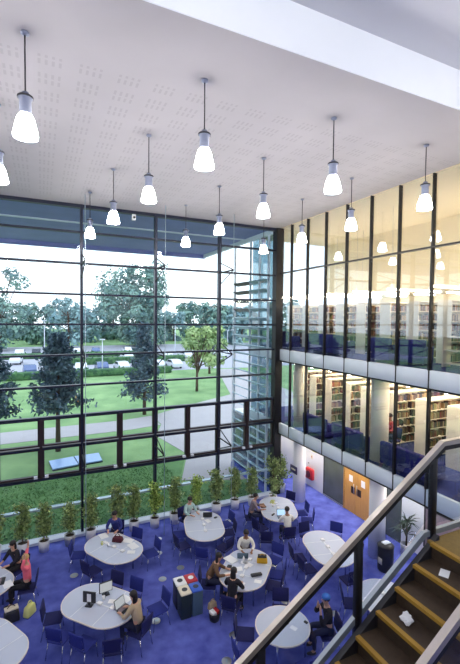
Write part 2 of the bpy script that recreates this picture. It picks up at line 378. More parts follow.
# right wing beyond the corner (outside), glazed
for nm, z0, z1 in (('first', Z1, 6.33), ('second', Z2, ZC)):
    struct(winname(), MB().box(0.03, 0.05, 0.2, 2.6, z0, z1), M['gwing'], 'glazing of the %s floor beyond the corner post, behind the louvres' % nm, 'window')
for nm, z0, z1 in (('lower', 2.92, 3.40), ('upper', 6.33, 6.84)):
    struct(trimname(), MB().box(-0.02, 0.11, 0.2, 2.6, z0, z1), M['fascia'], 'pale %s floor edge beyond the corner post, behind the louvres' % nm, 'fascia panel')

# columns
for k, y in enumerate((-1.1, -5.78, -10.5)):
    for nm, z0, z1 in (('ground', 0, 2.92), ('first', Z1, 6.2), ('second', Z2, ZC)):
        if nm == 'second': continue
        struct('column', MB().cyl((0.58, y, z0), (0.58, y, z1), 0.28 if nm == 'ground' else 0.3, 28), M['white'] if nm == 'ground' else M['shelfw'],
               'round %s column on the %s floor, %s from the corner post' % ('white' if nm == 'ground' else 'cream', nm, ORD[k]), 'column')
# ground floor recessed wall
XW = 1.95
def gw(y0, y1, m, label, z0=0.0, z1=2.92, th=0.15):
    return struct(trimname() if m is not M['white'] else 'wall_ground', MB().box(XW, XW+th, y0, y1, z0, z1), m, label, 'wall' if m is M['white'] else 'glazed panel')
gw(-1.12, 4.5, M['white'], 'white ground floor wall carrying the red hose box')
gw(-2.5, -1.16, M['gdark'], 'dark glazed screen between the white wall and the wooden doors')
struct(trimname(), MB().box(XW-0.03, XW, -2.52, -1.14, 0, 0.07), M['steel'], 'metal kick rail under the dark glazed screen by the doors', 'trim')
for y in (-2.53, -1.14): struct(trimname(), MB().box(XW-0.02, XW+0.16, y-0.025, y+0.025, 0, 2.92), M['black'], 'dark jamb of the glazed screen, %s the wooden doors' % ('against' if y < -2 else 'away from'), 'jamb')
gw(-4.3, -4.02, M['white'], 'narrow white wall strip beside the wooden doors')
gw(-5.6, -4.32, M['gdark'], 'dark glazed screen behind the second white column')
gw(-12, -5.62, M['white'], 'white ground floor wall behind the spiky plant')
gw(-4.0, -2.55, M['white'], 'white wall strip above the wooden doors', 2.3, 2.92)
struct('ceiling_ground', MB().box(0.12, XW+0.2, -12, 5, 2.86, 2.918), M['white'], 'white soffit over the ground floor walkway', 'ceiling')
d = thing('door_1', 'pair of light oak doors with white notices under the first floor', 'door', (XW, -3.27, 0), 0, None, 'structure')
for k, (a, b) in enumerate(((-0.71, -0.006), (0.006, 0.71))):
    lf = MB().box(-0.01, 0.06, a, b, 0.01, 2.2).build('door_leaf', M['doorwood'], d)
    MB().cyl((-0.06, a+0.62 if k == 0 else a+0.09, 0.9), (-0.06, a+0.62 if k == 0 else a+0.09, 1.3), 0.014, 8).build('handle', M['steel'], lf)
    MB().box(-0.016, -0.01, a+0.2, a+0.42, 1.32, 1.6).build('notice', M['paper'], lf)
    MB().box(-0.014, -0.01, (-0.3 if k == 0 else 0.08), (-0.08 if k == 0 else 0.3), 0.85, 1.15).build('push_plate', M['brown'], lf)
MB().box(-0.03, 0.1, -0.74, 0.74, 2.2, 2.28).box(-0.03, 0.1, -0.76, -0.715, 0, 2.2).box(-0.03, 0.1, 0.715, 0.76, 0, 2.2).build('door_frame', M['doorwood'], d)
# wall items
t = thing('mounted_hose_box', 'red fire hose box mounted on the white ground floor wall', 'fire equipment', (XW, -0.16, 0.66))
MB().rbox(-0.17, 0, -0.28, 0.28, -0.26, 0.28, 0.05, 2).build('case', M['red'], t)
MB().cyl((-0.19, 0, 0), (-0.171, 0, 0), 0.17, 20).build('reel_cover', M['maroon'], t)
MB().box(-0.176, -0.171, 0.19, 0.26, -0.1, 0.12).build('instruction_label', M['paper'], t)
for (y, z, w_, h_, mt, lb) in ((-0.2, 1.5, 0.14, 0.2, M['cream'], 'small pale safety notice above the red hose box'), (-0.38, 1.83, 0.3, 0.09, M['lime'], 'small yellowish strip sign high on the white wall'), (0.05, 1.12, 0.08, 0.06, M['greyc'], 'tiny grey switch plate above the hose box')):
    t = thing('wall_sign', lb, 'sign', (XW, y, z)); MB().box(-0.012, 0, -w_/2, w_/2, -h_/2, h_/2).build('plate', mt, t)
    MB().box(-0.0135, -0.0125, -w_*0.3, w_*0.3, -h_*0.12, h_*0.12).build('marking', M['red'] if 'notice' in lb else M['dark'], t)
t = thing('column_sign', 'dark purple sign strapped round the first white ground floor column', 'sign', (0.58, -1.1, 1.45))
MB().rbox(-0.33, -0.29, -0.26, 0.26, -0.17, 0.17, 0.01, 1).build('plate', M['sign'], t)
MB().box(-0.334, -0.33, -0.16, 0.16, -0.02, 0.05).build('marking', M['cream'], t)
t = thing('notice_board', 'dark framed notice board on the white wall past the spiky plant', 'notice board', (XW, -7.5, 1.25))
MB().box(-0.03, 0, -1.0, 0.85, -0.75, 0.55).build('board', M['greyc'], t)
fr = MB().box(-0.05, 0, -1.05, 0.9, 0.55, 0.6).box(-0.05, 0, -1.05, 0.9, -0.8, -0.75).box(-0.05, 0, -1.05, -1.0, -0.75, 0.55).box(-0.05, 0, 0.85, 0.9, -0.75, 0.55); fr.build('frame', M['dark'], t)

# strip lights
def strip(x, y, z, L, label, group):
    t = thing('ceiling_strip_light', label, 'light', (x, y, z), 0, group)
    MB().box(-L/2, L/2, -(0.05 if z != 9.35 else 0.008), 0.05 if z != 9.35 else 0.008, 0.05, 0.09).build('housing', M['shelfw'], t)
    MB().rbox(-L/2+0.03, L/2-0.03, -0.045, 0.045, 0.0, 0.05, 0.015, 1).build('tube', M['strip'], t)
    return t
for i, y in enumerate((2.2, 0.75, -0.5, -1.75, -2.95, -4.1, -5.45, -6.85, -8.2, -9.6)):
    for j, x in enumerate((1.7, 4.6)):
        strip(x, y, 6.11, 2.2, 'first floor warm strip light, %s from the corner post, %s the glazing' % (ORD[i], 'nearer' if j == 0 else 'deeper from'), 'strip lights on the first floor')
for i, y in enumerate((2.0, 0.2, -1.6, -3.4, -5.2, -7.0, -8.8, -10.6)):
    for j, x in enumerate((5.9, 7.8)):
        strip(x, y, 9.53, 1.5, 'second floor warm ceiling strip light, %s from the corner post, %s row' % (ORD[i], 'front' if j == 0 else 'rear'), 'strip lights on the second floor')
    t = strip(2.6, y, 9.35, 2.4, 'warm strip light hung inside the second floor glazing, %s from the corner post' % ORD[i], 'hung strip lights on the second floor')
    MB().cyl((-1, 0, 0.09), (-1, 0, ZC-9.35), 0.006, 5).cyl((1, 0, 0.09), (1, 0, ZC-9.35), 0.006, 5).build('hanger', M['steel'], t)

for i, y in enumerate((2.2, 0.6, -0.6, -2.1, -3.3, -4.7, -6.2, -7.6)):
    t = thing('ceiling_strip_light', 'white strip light in the ground floor soffit, %s from the corner post' % ORD[i], 'light', (1.35, y, 2.79), PI/2, 'strip lights under the first floor')
    MB().box(-0.6, 0.6, -0.06, 0.06, 0.04, 0.07).build('housing', M['shelfw'], t)
    MB().rbox(-0.58, 0.58, -0.05, 0.05, 0, 0.04, 0.012, 1).build('tube', M['strip_cool'], t)
# bookcases and books
def bookcase(label, x, yc, z, L, H=2.0, D=0.5, nsh=6):
    t = thing('bookcase', label, 'bookcase', (x, yc, z), 0, 'library bookcases')
    MB().box(0, 0.03, -D/2-0.01, D/2+0.01, 0, H+0.02).build('end_panel', M['shelfw'], t)
    MB().box(L-0.03, L, -D/2, D/2, 0, H).build('end_panel', M['shelfw'], t)
    MB().box(0.03, L-0.03, -0.01, 0.01, 0.06, H).build('back_panel', M['shelfw'], t)
    MB().box(0.0, L, -D/2, D/2, H+0.021, H+0.05).build('top_panel', M['shelfw'], t)
    for i in range(nsh):
        zz = 0.06+i*(H-0.06)/nsh
        MB().box(0.03, L-0.03, -D/2, D/2, zz, zz+0.025).build('shelf', M['shelfw'], t)
    return t
BK = {}
def book_mesh(ci, hi):
    k = (ci, hi)
    if k not in BK:
        o = MB().box(0, 0.042, 0, 0.16, 0, 0.19+0.025*hi).build('book', M['book%d' % ci]); BK[k] = o.data; bpy.data.objects.remove(o)
    return BK[k]
stuffMB = MB()
INDIV = [0]
def fill(x, yc, z, L, D, H, nsh, sides, name, indiv_len):
    for sgn in sides:
        for i in range(nsh):
            zz = z+0.06+i*(H-0.06)/nsh+0.0255
            px = x+0.05
            lab = 'book on the %s shelf of the bookcase %s' % (ORD[i], name); grp = 'books on the %s shelf of the bookcase %s' % (ORD[i], name)
            while px < x+L-0.1:
                if random.random() < 0.06: px += random.uniform(0.05, 0.3); continue
                ci, hi = random.randrange(len(BOOKC)), random.randrange(3)
                if sgn < 0 and px-x < indiv_len and INDIV[0] < 300 and i >= 1:
                    o = bpy.data.objects.new('book', book_mesh(ci, hi)); COL.objects.link(o); o.location = (px, yc-D/2+0.03, zz)
                    tag(o, lab, 'book', grp); INDIV[0] += 1
                else:
                    w_ = min(0.042 if px-x < 1.6 else random.uniform(0.08, 0.2), x+L-0.04-px)
                    ya = yc-D/2+0.03 if sgn < 0 else yc+D/2-0.19
                    stuffMB.mi = ci; stuffMB.box(px, px+w_, ya, ya+0.16, zz, zz+0.19+0.025*hi)
                    px += w_-0.042
                px += 0.0445
F1 = [(1.55, 'by the corner on the first floor'), (0.1, 'second from the corner on the first floor'), (-1.05, 'third from the corner on the first floor'), (-2.33, 'fourth from the corner on the first floor'), (-3.45, 'fifth from the corner on the first floor'),
      (-4.66, 'beside the second cream column'), (-6.18, 'behind the blue sofas on the first floor'), (-7.42, 'past the blue sofas on the first floor'), (-8.7, 'near the end of the first floor'), (-9.95, 'at the end of the first floor')]
for y, nm in reversed(F1):
    bookcase('cream bookcase of brown books '+nm, 2.15, y, Z1, 4.0)
    fill(2.15, y, Z1, 4.0, 0.5, 2.0, 6, (-1,), nm, 0.85 if -8 < y < 0.5 else 0)
F2 = [(1.9, 'by the corner on the second floor'), (0.55, 'second from the corner on the second floor'), (-0.75, 'third from the corner on the second floor'), (-2.0, 'fourth from the corner on the second floor'), (-3.3, 'fifth from the corner on the second floor'),
      (-4.6, 'behind the blue armchairs on the second floor'), (-5.85, 'past the blue armchairs on the second floor'), (-7.1, 'by the low trolley shelf on the second floor'), (-8.4, 'near the end of the second floor'), (-9.7, 'at the end of the second floor')]
for y, nm in F2:
    bookcase('cream bookcase of mixed books '+nm, 1.95, y, Z2, 4.4, 2.05)
    fill(1.95, y, Z2, 4.4, 0.5, 2.05, 6, (-1,), nm, 0)
o = stuffMB.build('shelved_books', [M['book%d' % i] for i in range(len(BOOKC))]); tag(o, 'closely packed library books filling the rest of the shelves', 'books', None, 'stuff')
# low shelf unit on the second floor
t = thing('low_shelf', 'low cream shelf unit near the glazing on the second floor', 'shelf', (1.3, -8.3, Z2))
for yy in (-0.6, 0.0, 0.6): MB().box(-0.18, 0.18, yy-0.015, yy+0.015, 0, 0.95).build('upright', M['shelfw'], t)
for zz in (0.1, 0.5, 0.92):
    for yy in (-0.3, 0.3): MB().box(-0.17, 0.17, yy-0.28, yy+0.28, zz, zz+0.03).build('shelf', M['shelfw'], t)
for i in range(5):
    tag(MB().box(1.2, 1.4, -8.5+i*0.09, -8.43+i*0.09, Z2+0.955, Z2+1.12+0.02*(i % 2)).build('book', M['book%d' % (i*2)]), 'book standing on top of the low cream shelf unit', 'book', 'books on the low shelf unit')
# sofas and armchairs
def sofa(label, x, y, z, rot, w_, grp=None, nm='sofa'):
    t = thing(nm, label, 'sofa' if nm == 'sofa' else 'armchair', (x, y, z), rot, grp)
    n = max(1, round(w_/0.7))
    MB().rbox(-w_/2, w_/2, -0.38, 0.38, 0.08, 0.3, 0.04).build('base', M['sofa'], t)
    for i in range(n):
        a = -w_/2+0.14+i*(w_-0.28)/n; MB().rbox(a+0.005, a+(w_-0.28)/n-0.005, -0.36, 0.2, 0.305, 0.45, 0.04).build('seat_cushion', M['sofa'], t)
    MB().rbox(-w_/2, w_/2, 0.205, 0.4, 0.28, 0.82, 0.06).build('backrest', M['sofa'], t)
    for sx in (-1, 1): MB().rbox(sx*(w_/2-0.07)-0.068, sx*(w_/2-0.07)+0.068, -0.38, 0.2, 0.3, 0.6, 0.05).build('arm', M['sofa'], t)
    for sx in (-1, 1):
        for sy in (-1, 1): MB().cyl((sx*(w_/2-0.08), sy*0.3, 0), (sx*(w_/2-0.08), sy*0.3, 0.085), 0.02, 8).build('leg', M['chrome'], t)
    return t
sofa('deep blue armchair against the second floor glass by the fourth fin', 0.62, -2.45, Z2, PI/2+0.2, 0.95, None, 'armchair')
sofa('deep blue armchair against the second floor glass, second from the corner', 0.62, -3.6, Z2, PI/2, 0.95, None, 'armchair')
sofa('deep blue armchair on the second floor next to the low blue seat', 0.72, -5.95, Z2, PI/2-0.1, 0.9, None, 'armchair')
sofa('deep blue armchair turned aside on the second floor near the low shelf', 0.78, -7.0, Z2, PI/2+0.3, 0.88, None, 'armchair')
sofa('deep blue armchair on the second floor close to the corner post', 0.7, 0.1, Z2, PI/2, 0.85, None, 'armchair')
sofa('long blue sofa backing onto the first floor glass by the second column', 0.6, -7.1, Z1, PI/2, 1.9)
sofa('blue sofa on the first floor between the first and second columns', 0.62, -4.5, Z1, PI/2, 1.5)
sofa('blue sofa on the first floor beside the first column', 0.62, -2.5, Z1, PI/2, 1.5)

# extend the ground floor beyond the corner post
struct('floor_wing', MB().box(-0.2, 2.1, 0.0, 4.5, -0.3, 0.0), M['carpet'], 'blue carpet running on past the corner post', 'floor')
struct('wall_wing_end', MB().box(-0.1, 2.1, 4.5, 4.65, -0.3, 2.92), M['white'], 'white end wall of the ground floor past the corner post', 'wall')
struct(winname(), MB().box(-0.02, 0.0, 0.2, 4.5, 0.0, 2.9), M['gwing'], 'ground floor glass past the corner post', 'window')

# ------------------------------------------------------------------ staircase
X0, ZL, G, RI, NS = -6.14, 5.84, 0.26, 0.176, 14
YA, YN = -13.0, -14.04
st = thing('staircase', 'dark brown staircase with mustard edged steps coming down from the landing', 'stairs', (X0, YA, ZL))
def zx(mb, pts, y0, y1):
    A = [mb.bm.verts.new((x, y0, z)) for x, z in pts]; B = [mb.bm.verts.new((x, y1, z)) for x, z in pts]
    n = len(pts); fs = [mb.bm.faces.new((A[i], A[(i+1) % n], B[(i+1) % n], B[i])) for i in range(n)]
    fs += [mb.bm.faces.new(A[::-1]), mb.bm.faces.new(B)]; mb._set(fs); return mb
W1, W0 = -0.06, YN-YA+0.06
ld = MB().box(0.0, 3.0, W0-0.06, W1+0.06, -0.2, 0).build('landing', M['landing'], st)
nz = MB().box(-0.03, 0.02, W0, W1, -0.005, 0.006).box(-0.03, 0.0, W0, W1, -0.03, -0.005).build('nosing', M['nosing'], ld)
MB().box(-0.001, 0.0, W0, W1, -RI, -0.05).build('riser', M['stair'], ld)
for i in range(1, NS+1):
    x, z = -G*i, -RI*i
    tr = MB().box(x, x+G+0.01, W0, W1, z-0.04, z).build('tread', M['stair'], st)
    MB().box(x-0.03, x+0.02, W0, W1, z-0.004, z+0.006).box(x-0.03, x, W0, W1, z-0.03, z-0.004).build('nosing', M['nosing'], tr)
    MB().box(x+0.0, x+0.02, W0, W1, z-RI+0.0, z-0.05).build('riser', M['stair'], tr)
sl = RI/G
for y in (W1, W0-0.06):
    zx(MB(), [(0.12, 0.05), (-G*NS, -G*NS*sl+0.02), (-G*NS, -G*NS*sl-0.34), (0.12, -0.3)], y, y+0.06).build('stringer', M['dark'], st)
MB().box(-G*NS-2.2, -G*NS, W0-0.06, W1+0.06, -RI*(NS+1)-0.1, -RI*(NS+1)).build('landing', M['landing'], st)
MB().box(1.6, 1.75, W0/2-0.08, W0/2+0.08, -ZL, -0.2).build('support_post', M['black'], st)
MB().box(-G*NS-1.4, -G*NS-1.25, W0/2-0.08, W0/2+0.08, -ZL, -RI*(NS+1)-0.1).build('support_post', M['black'], st)

def balustrade(label, y, posts, z_off=0.0, near=False):
    t = thing('balustrade', label, 'balustrade', (X0, y, ZL))
    kx = 0.25; hz = 1.045
    L = 3.75
    def line(x): return sl*0.955*(x-kx) if x < kx else 0.0
    hw = 0.029
    zx(MB(), [(kx, hz+0.03), (-L, hz+0.03+line(-L)), (-L, hz-0.025+line(-L)), (kx+0.02, hz-0.025)], -hw, hw).build('handrail', M['rail'], t)
    zx(MB(), [(kx, hz+0.03), (kx+0.02, hz-0.025), (2.9, hz-0.025), (2.9, hz+0.03)], -hw, hw).build('handrail', M['rail'], t)
    zx(MB(), [(kx, hz-0.026), (-L, hz-0.026+line(-L)), (-L, hz-0.075+line(-L)), (kx+0.03, hz-0.075), (2.9, hz-0.075), (2.9, hz-0.026)], -0.026, 0.026).build('rail_shade', M['black'], t)  # black bar standing in for the handrail's shaded underside
    zx(MB(), [(-0.02, 0.07), (-L, -L*sl+0.08), (-L, -L*sl+0.03), (0.02, 0.01), (2.9, 0.01), (2.9, 0.07)], -0.015, 0.03).build('base_rail', M['stringer'], t)
    for x in posts:
        zb = (x*sl if x < 0 else 0)-0.25
        MB().rbox(x-0.042, x+0.042, -0.03, 0.03, zb, hz-0.07+line(x), 0.008, 1).build('post', M['black'], t)
    ps = sorted(posts)
    for a, b in zip(ps, ps[1:]):
        if b <= 0.2:
            zx(MB(), [(a+0.05, a*sl+0.2), (b-0.05, b*sl+0.15), (b-0.05, hz-0.08+line(b)), (a+0.05, hz-0.08+line(a))], -0.006, 0.006).build('glass_panel', M['gbal'], t)
        else:
            MB().box(a+0.05, b-0.05, -0.006, 0.006, 0.13, hz-0.08).build('glass_panel', M['gbal'], t)
    return t
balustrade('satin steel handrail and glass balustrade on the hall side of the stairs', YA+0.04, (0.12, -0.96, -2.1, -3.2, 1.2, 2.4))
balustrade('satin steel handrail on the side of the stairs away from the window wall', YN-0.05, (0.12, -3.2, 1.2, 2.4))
# litter on the steps
def crumple(name, label, cat, loc, s, m, seed):
    rnd = random.Random(seed); mb = MB(); mb.ball((0, 0, s*0.22), s*0.75, s*0.4, s*0.25, 12, 8, Matrix.Rotation(rnd.uniform(0, 3), 4, 'Z'))
    for v in mb.bm.verts:
        v.co += Vector((rnd.uniform(-1, 1), rnd.uniform(-1, 1), rnd.uniform(-0.6, 0.6)))*s*0.16
        v.co.z = max(v.co.z, 0.001)
    for f in mb.bm.faces: f.smooth = False
    o = mb.build(name, m); o.location = loc; return tag(o, label, cat)
crumple('crumpled_tissue', 'crumpled white tissue on a brown step below the landing', 'litter', (-6.78, -13.3, ZL-3*RI+0.007), 0.12, M['paper'], 3)
crumple('crumpled_wrapper', 'crumpled pale green wrapper on the lowest step in view', 'litter', (-7.55, -13.45, ZL-6*RI+0.007), 0.07, M['bin_grey'], 5)
o = MB().box(-0.07, 0.07, -0.045, 0.045, 0, 0.004).build('paper_sheet', M['paper'], None, (-6.25, -13.3, ZL-RI+0.001), 0.5); tag(o, 'flat white paper sheet on the top step under the landing', 'litter')

# ------------------------------------------------------------------ pendant lamps
def make_pendant(label, loc):
    t = thing('pendant_lamp', label, 'lamp', loc, 0, 'pendant lamps over the hall')
    MB().lathe([(0.0, 0), (0.06, 0), (0.06, -0.03), (0.02, -0.05), (0, -0.05)], n=16, cap=False).build('ceiling_rose', M['lampmetal'], t)
    MB().cyl((0, 0, -0.04), (0, 0, -0.88), 0.011, 8).build('cord', M['cable'], t)
    h = MB().lathe([(0.0, -0.86), (0.05, -0.86), (0.055, -0.9), (0.095, -0.91), (0.105, -0.94), (0.095, -0.96), (0.08, -0.97), (0.084, -1.17), (0.07, -1.18), (0, -1.18)], n=20, cap=False).build('housing', M['lampmetal'], t)
    MB().lathe([(0.108, -0.915), (0.112, -0.93), (0.108, -0.945)], n=20, cap=False).build('collar', M['dark'], h)
    MB().lathe([(0.076, -1.165), (0.098, -1.195), (0.122, -1.25), (0.142, -1.33), (0.16, -1.41), (0.18, -1.50), (0.168, -1.495), (0.1, -1.46), (0.0, -1.45)], n=24, cap=False).build('lamp_shade', M['glow'], t)
    MB().lathe([(0.181, -1.497), (0.185, -1.503), (0.185, -1.512), (0.17, -1.512), (0.17, -1.5)], n=24, cap=False).build('rim', M['lampmetal'], t)
    return t
LP = [(-10.21, -9.33), (-7.43, -9.39), (-4.57, -9.34), (-1.79, -9.29), (-10.76, -6.87), (-7.79, -6.87), (-4.81, -6.9), (-1.78, -6.78), (-8.17, -4.34), (-4.94, -4.36), (-1.84, -4.41), (-8.53, -1.84), (-5.18, -1.84), (-1.88, -1.84)]
ROWN = {0: 'row closest to the white bulkhead', 1: 'second row from the white bulkhead', 2: 'third row from the white bulkhead', 3: 'row closest to the window wall'}
rows = {}
lamp = None
for (x, y) in LP:
    r = 0 if y < -9 else 1 if y < -6 else 2 if y < -4 else 3
    n = sum(1 for (a, b) in LP if abs(b-y) < 0.5 and a > x)
    lb = 'lit white glass pendant lamp, %s, %s from the library facade' % (ROWN[r], ORD[n])
    if lamp is None: lamp = make_pendant(lb, (x, y, ZC))
    else: dup(lamp, (x, y, ZC), 0, lb)
# unseen lamps added over the gallery to brighten the bulkhead
for i, x in enumerate((-14.2, -12.0, -9.8, -7.4, -3.6, -2.0)):
    for j, y in enumerate((-13.2, -18.5)):
        dup(lamp, (x, y, 13.14), 0, 'added unseen pendant lamp over the upper gallery, %s along, %s' % (ORD[i], 'by the bulkhead' if j == 0 else 'by the gallery wall'), 'added lamps over the gallery')
for i, y in enumerate((-9.3, -6.9, -4.4, -1.9)):
    dup(lamp, (-13.3, y, ZC), 0, 'lit pendant lamp near the blank end wall, %s from the bulkhead' % ORD[i], 'pendant lamps near the end wall')
t = thing('mounted_camera', 'small white camera box fixed high on the window wall', 'camera', (-6.75, -0.16, 12.13))
MB().rbox(-0.07, 0.07, -0.14, 0, -0.12, 0.1, 0.015).build('case', M['paper'], t)
MB().cyl((0, -0.14, -0.02), (0, -0.16, -0.02), 0.045, 14).build('lens', M['dark'], t)

# ------------------------------------------------------------------ tables
def stadium(L, W, n=14):
    r = W/2; h = L/2-r; p = []
    for i in range(n+1): a = -PI/2+PI*i/n; p.append((h+r*math.cos(a), r*math.sin(a)))
    for i in range(n+1): a = PI/2+PI*i/n; p.append((-h+r*math.cos(a), r*math.sin(a)))
    return p
def table(label, x, y, ang, rnd=False):
    t = thing('study_table', label, 'table', (x, y, 0), math.radians(ang), 'pale study tables' if not rnd else None)
    L, W = (2.1, 1.4) if not rnd else (1.36, 1.34)
    MB().prism(stadium(L, W), 0.70, 0.728).build('edge_band', M['edge'], t)
    MB().prism(stadium(L-0.05, W-0.05), 0.7281, 0.731).build('table_top', M['table'], t)
    if not rnd:
        for s in (-0.35, 0.35): MB().box(s-0.012, s+0.012, -W/2+0.04, W/2-0.04, 0.7311, 0.7325).build('joint_strip', M['seam'], t)
    MB().box(-L/2+0.75 if not rnd else -0.25, L/2-0.75 if not rnd else 0.25, -0.02, 0.02, 0.7325, 0.736).build('cable_strip', M['seam'], t)
    for s in ((-0.42, 0, 0.42) if not rnd else (-0.1, 0.1)):
        b = MB().rbox(s-0.07, s+0.07, -0.06, 0.06, 0.733, 0.775, 0.015).build('outlet_box', M['paper'], t)
        MB().box(s-0.04, s+0.04, -0.062, -0.0602, 0.742, 0.766).build('socket', M['greyc'], b)
    lx, ly = (0.5, 0.38) if not rnd else (0.4, 0.4)
    for sx in (-1, 1):
        for sy in (-1, 1): MB().cyl((sx*lx, sy*ly, 0), (sx*lx, sy*ly, 0.70), 0.025, 10).build('leg', M['chrome'], t)
    MB().box(-lx, lx, -0.025, 0.025, 0.64, 0.70).build('under_frame', M['dark'], t)
    return t
TB = dict(T1=(-7.92, -2.80, 121), T2=(-4.71, -2.70, 76), T3=(-1.55, -2.70, 68), T4=(-4.47, -5.55, 46), T5=(-1.49, -5.69, 76), T6=(-8.68, -5.31, 132), T7=(-4.68, -7.91, 0), T8=(-11.66, -2.95, 124), T9=(-11.2, -5.67, 121), T10=(-1.65, -8.5, 76))
TL = dict(T1='the maroon bag table', T2='the small laptop table', T3='the white column table', T4='the paper strewn table', T5='the empty table by the doors', T6='the two monitor table', T7='the small round table', T8='the table of the person in pink', T9='the bare table', T10='the table behind the stairs')
table('pale oblong table by the plants with a maroon bag and papers on it', *TB['T1'])
table('pale oblong table by the window wall with a small dark laptop on it', *TB['T2'])
table('pale oblong table closest to the first white column, two people working', *TB['T3'])
table('pale oblong table strewn with papers, three people around it', *TB['T4'])
table('empty pale oblong table facing the wooden doors', *TB['T5'])
table('pale oblong table carrying two black monitors', *TB['T6'])
table('small round pale table half behind the handrail', *TB['T7'], rnd=True)
table('pale oblong table where the person in pink sits, cut by the picture edge', *TB['T8'])
table('bare pale oblong table at the lower left corner', *TB['T9'])
table('pale oblong table mostly hidden behind the staircase', *TB['T10'])

# ------------------------------------------------------------------ chairs
def make_chair(label, fab, group):
    t = thing('study_chair', label, 'chair', (0, 0, 0), 0, group)
    MB().rbox(-0.23, 0.23, -0.2, 0.24, 0.4, 0.443, 0.02).build('seat', fab, t)
    m = Matrix.Translation((0, -0.235, 0.66)) @ Matrix.Rotation(math.radians(8), 4, 'X')
    MB().rbox(-0.225, 0.225, -0.02, 0.02, -0.16, 0.2, 0.019, 2, m).build('backrest', fab, t)
    for s in (-1, 1):
        MB().tube([(s*0.2, -0.19, 0.4), (s*0.2, -0.235, 0.56), (s*0.2, -0.262, 0.8)], 0.012, 8).build('back_post', M['chrome'], t)
        MB().cyl((s*0.2, 0.2, 0.4), (s*0.22, 0.24, 0.0), 0.013, 8).build('leg', M['chrome'], t)
        MB().cyl((s*0.2, -0.17, 0.4), (s*0.22, -0.25, 0.0), 0.013, 8).build('leg', M['chrome'], t)
    return t
CH = [make_chair('x', M['fabric'], 'blue study chairs'), make_chair('x', M['navy'], 'blue study chairs')]
used = [False, False]
def chair(T, x, y, where, kind=0, face=None, off=0.0):
    tx, ty, ang = TB[T]
    fx, fy = (tx, ty) if face is None else face
    rot = math.atan2(fy-y, fx-x)-PI/2+math.radians(off)
    lb = '%s fabric chair %s %s' % ('royal blue' if kind == 0 else 'dark navy', where, TL[T])
    if not used[kind]:
        used[kind] = True; c = CH[kind]; c.location = (x, y, 0); c.rotation_euler = (0, 0, rot); c['label'] = lb; return c
    return dup(CH[kind], (x, y, 0), rot, lb)
def around(T, deg, dist, where, kind=0, off=0.0):
    """chair at an angle round the table (degrees from +x), dist outside the rim"""
    tx, ty, ang = TB[T]; a = math.radians(deg)
    if T == 'T7': r = 0.68
    else:
        d = a-math.radians(ang); c, s = abs(math.cos(d)), abs(math.sin(d)); r = 0.7/s if s > 1e-6 and 0.7*c/s <= 0.35 else None
        if r is None:
            r = 0.35*c+math.sqrt(max(0, 0.49-(0.35*s)**2))
    x, y = tx+(r+dist)*math.cos(a), ty+(r+dist)*math.sin(a)
    nx = (tx, ty)
    if T != 'T7':
        ux, uy = math.cos(math.radians(ang)), math.sin(math.radians(ang)); p = max(-0.35, min(0.35, (x-tx)*ux+(y-ty)*uy)); nx = (tx+p*ux, ty+p*uy)
    return chair(T, x, y, where, kind, nx, off)
D0 = 0.2
around('T1', 152, D0, 'at the end towards the window wall of', 0)
around('T1', 35, D0, 'on the far long side of', 0, 10)
around('T1', 345, D0+0.1, 'off the recycling bin end of', 0, 12)
around('T1', 215, D0, 'tucked under the near long side of', 1)
around('T2', 205, D0, 'on the lower long side of', 1)
around('T2', 160, D0, 'on the upper long side of', 0)
around('T2', 340, D0, 'on the lower far side of', 1)
around('T2', 15, D0+0.05, 'on the upper far side of', 0, 8)
around('T2', 248, D0+0.15, 'pulled out in front of', 0, -14)
around('T2', 285, D0, 'under the front end of', 1)
around('T3', 205, D0+0.1, 'beside the reader in grey at', 1)
around('T3', 225, D0+0.62, 'standing free to the side of', 1, 20)
around('T3', 350, D0+0.1, 'on the column side of', 0, 6)
around('T3', 320, D0+0.22, 'drawn back towards the wall from', 0, -12)
around('T3', 38, D0+0.05, 'at the far end by the column of', 1)
around('T4', 345, D0, 'pushed in beside the amber bag at', 0)
around('T4', 312, D0, 'by the dark pencil case at', 1)
around('T4', 20, D0+0.15, 'beyond the amber bag at', 0, 15)
around('T5', 160, D0+0.1, 'on the upper long side of', 1)
around('T5', 195, D0+0.05, 'on the lower long side of', 1)
around('T5', 85, D0, 'at the window wall end of', 1)
around('T5', 40, D0+0.15, 'towards the white wall of', 0, 10)
around('T5', 345, D0, 'on the door side of', 1)
around('T5', 262, D0, 'under the near end of', 1)
around('T6', 160, D0, 'on the plant side end of', 1)
around('T6', 200, D0+0.08, 'pulled round the near corner of', 0, 12)
around('T6', 240, D0, 'on the near long side, first one, of', 0)
around('T6', 277, D0+0.08, 'on the near long side, second one, of', 1, -8)
around('T6', 62, D0, 'behind the monitors at', 1)
around('T6', 20, D0, 'on the far long side of', 0)
around('T6', 345, D0+0.35, 'near the person in beige at', 0, 18)
around('T7', 150, D0+0.05, 'nearest the recycling bins at', 1)
around('T7', 188, D0+0.25, 'pulled out from the basket side of', 0, -12)
around('T7', 60, D0+0.05, 'beyond', 1)
around('T7', 275, D0+0.1, 'on the stair side of', 0)
around('T9', 20, D0+0.05, 'on the window side of', 1) if False else None
around('T10', 130, D0, 'towards the doors at', 1)

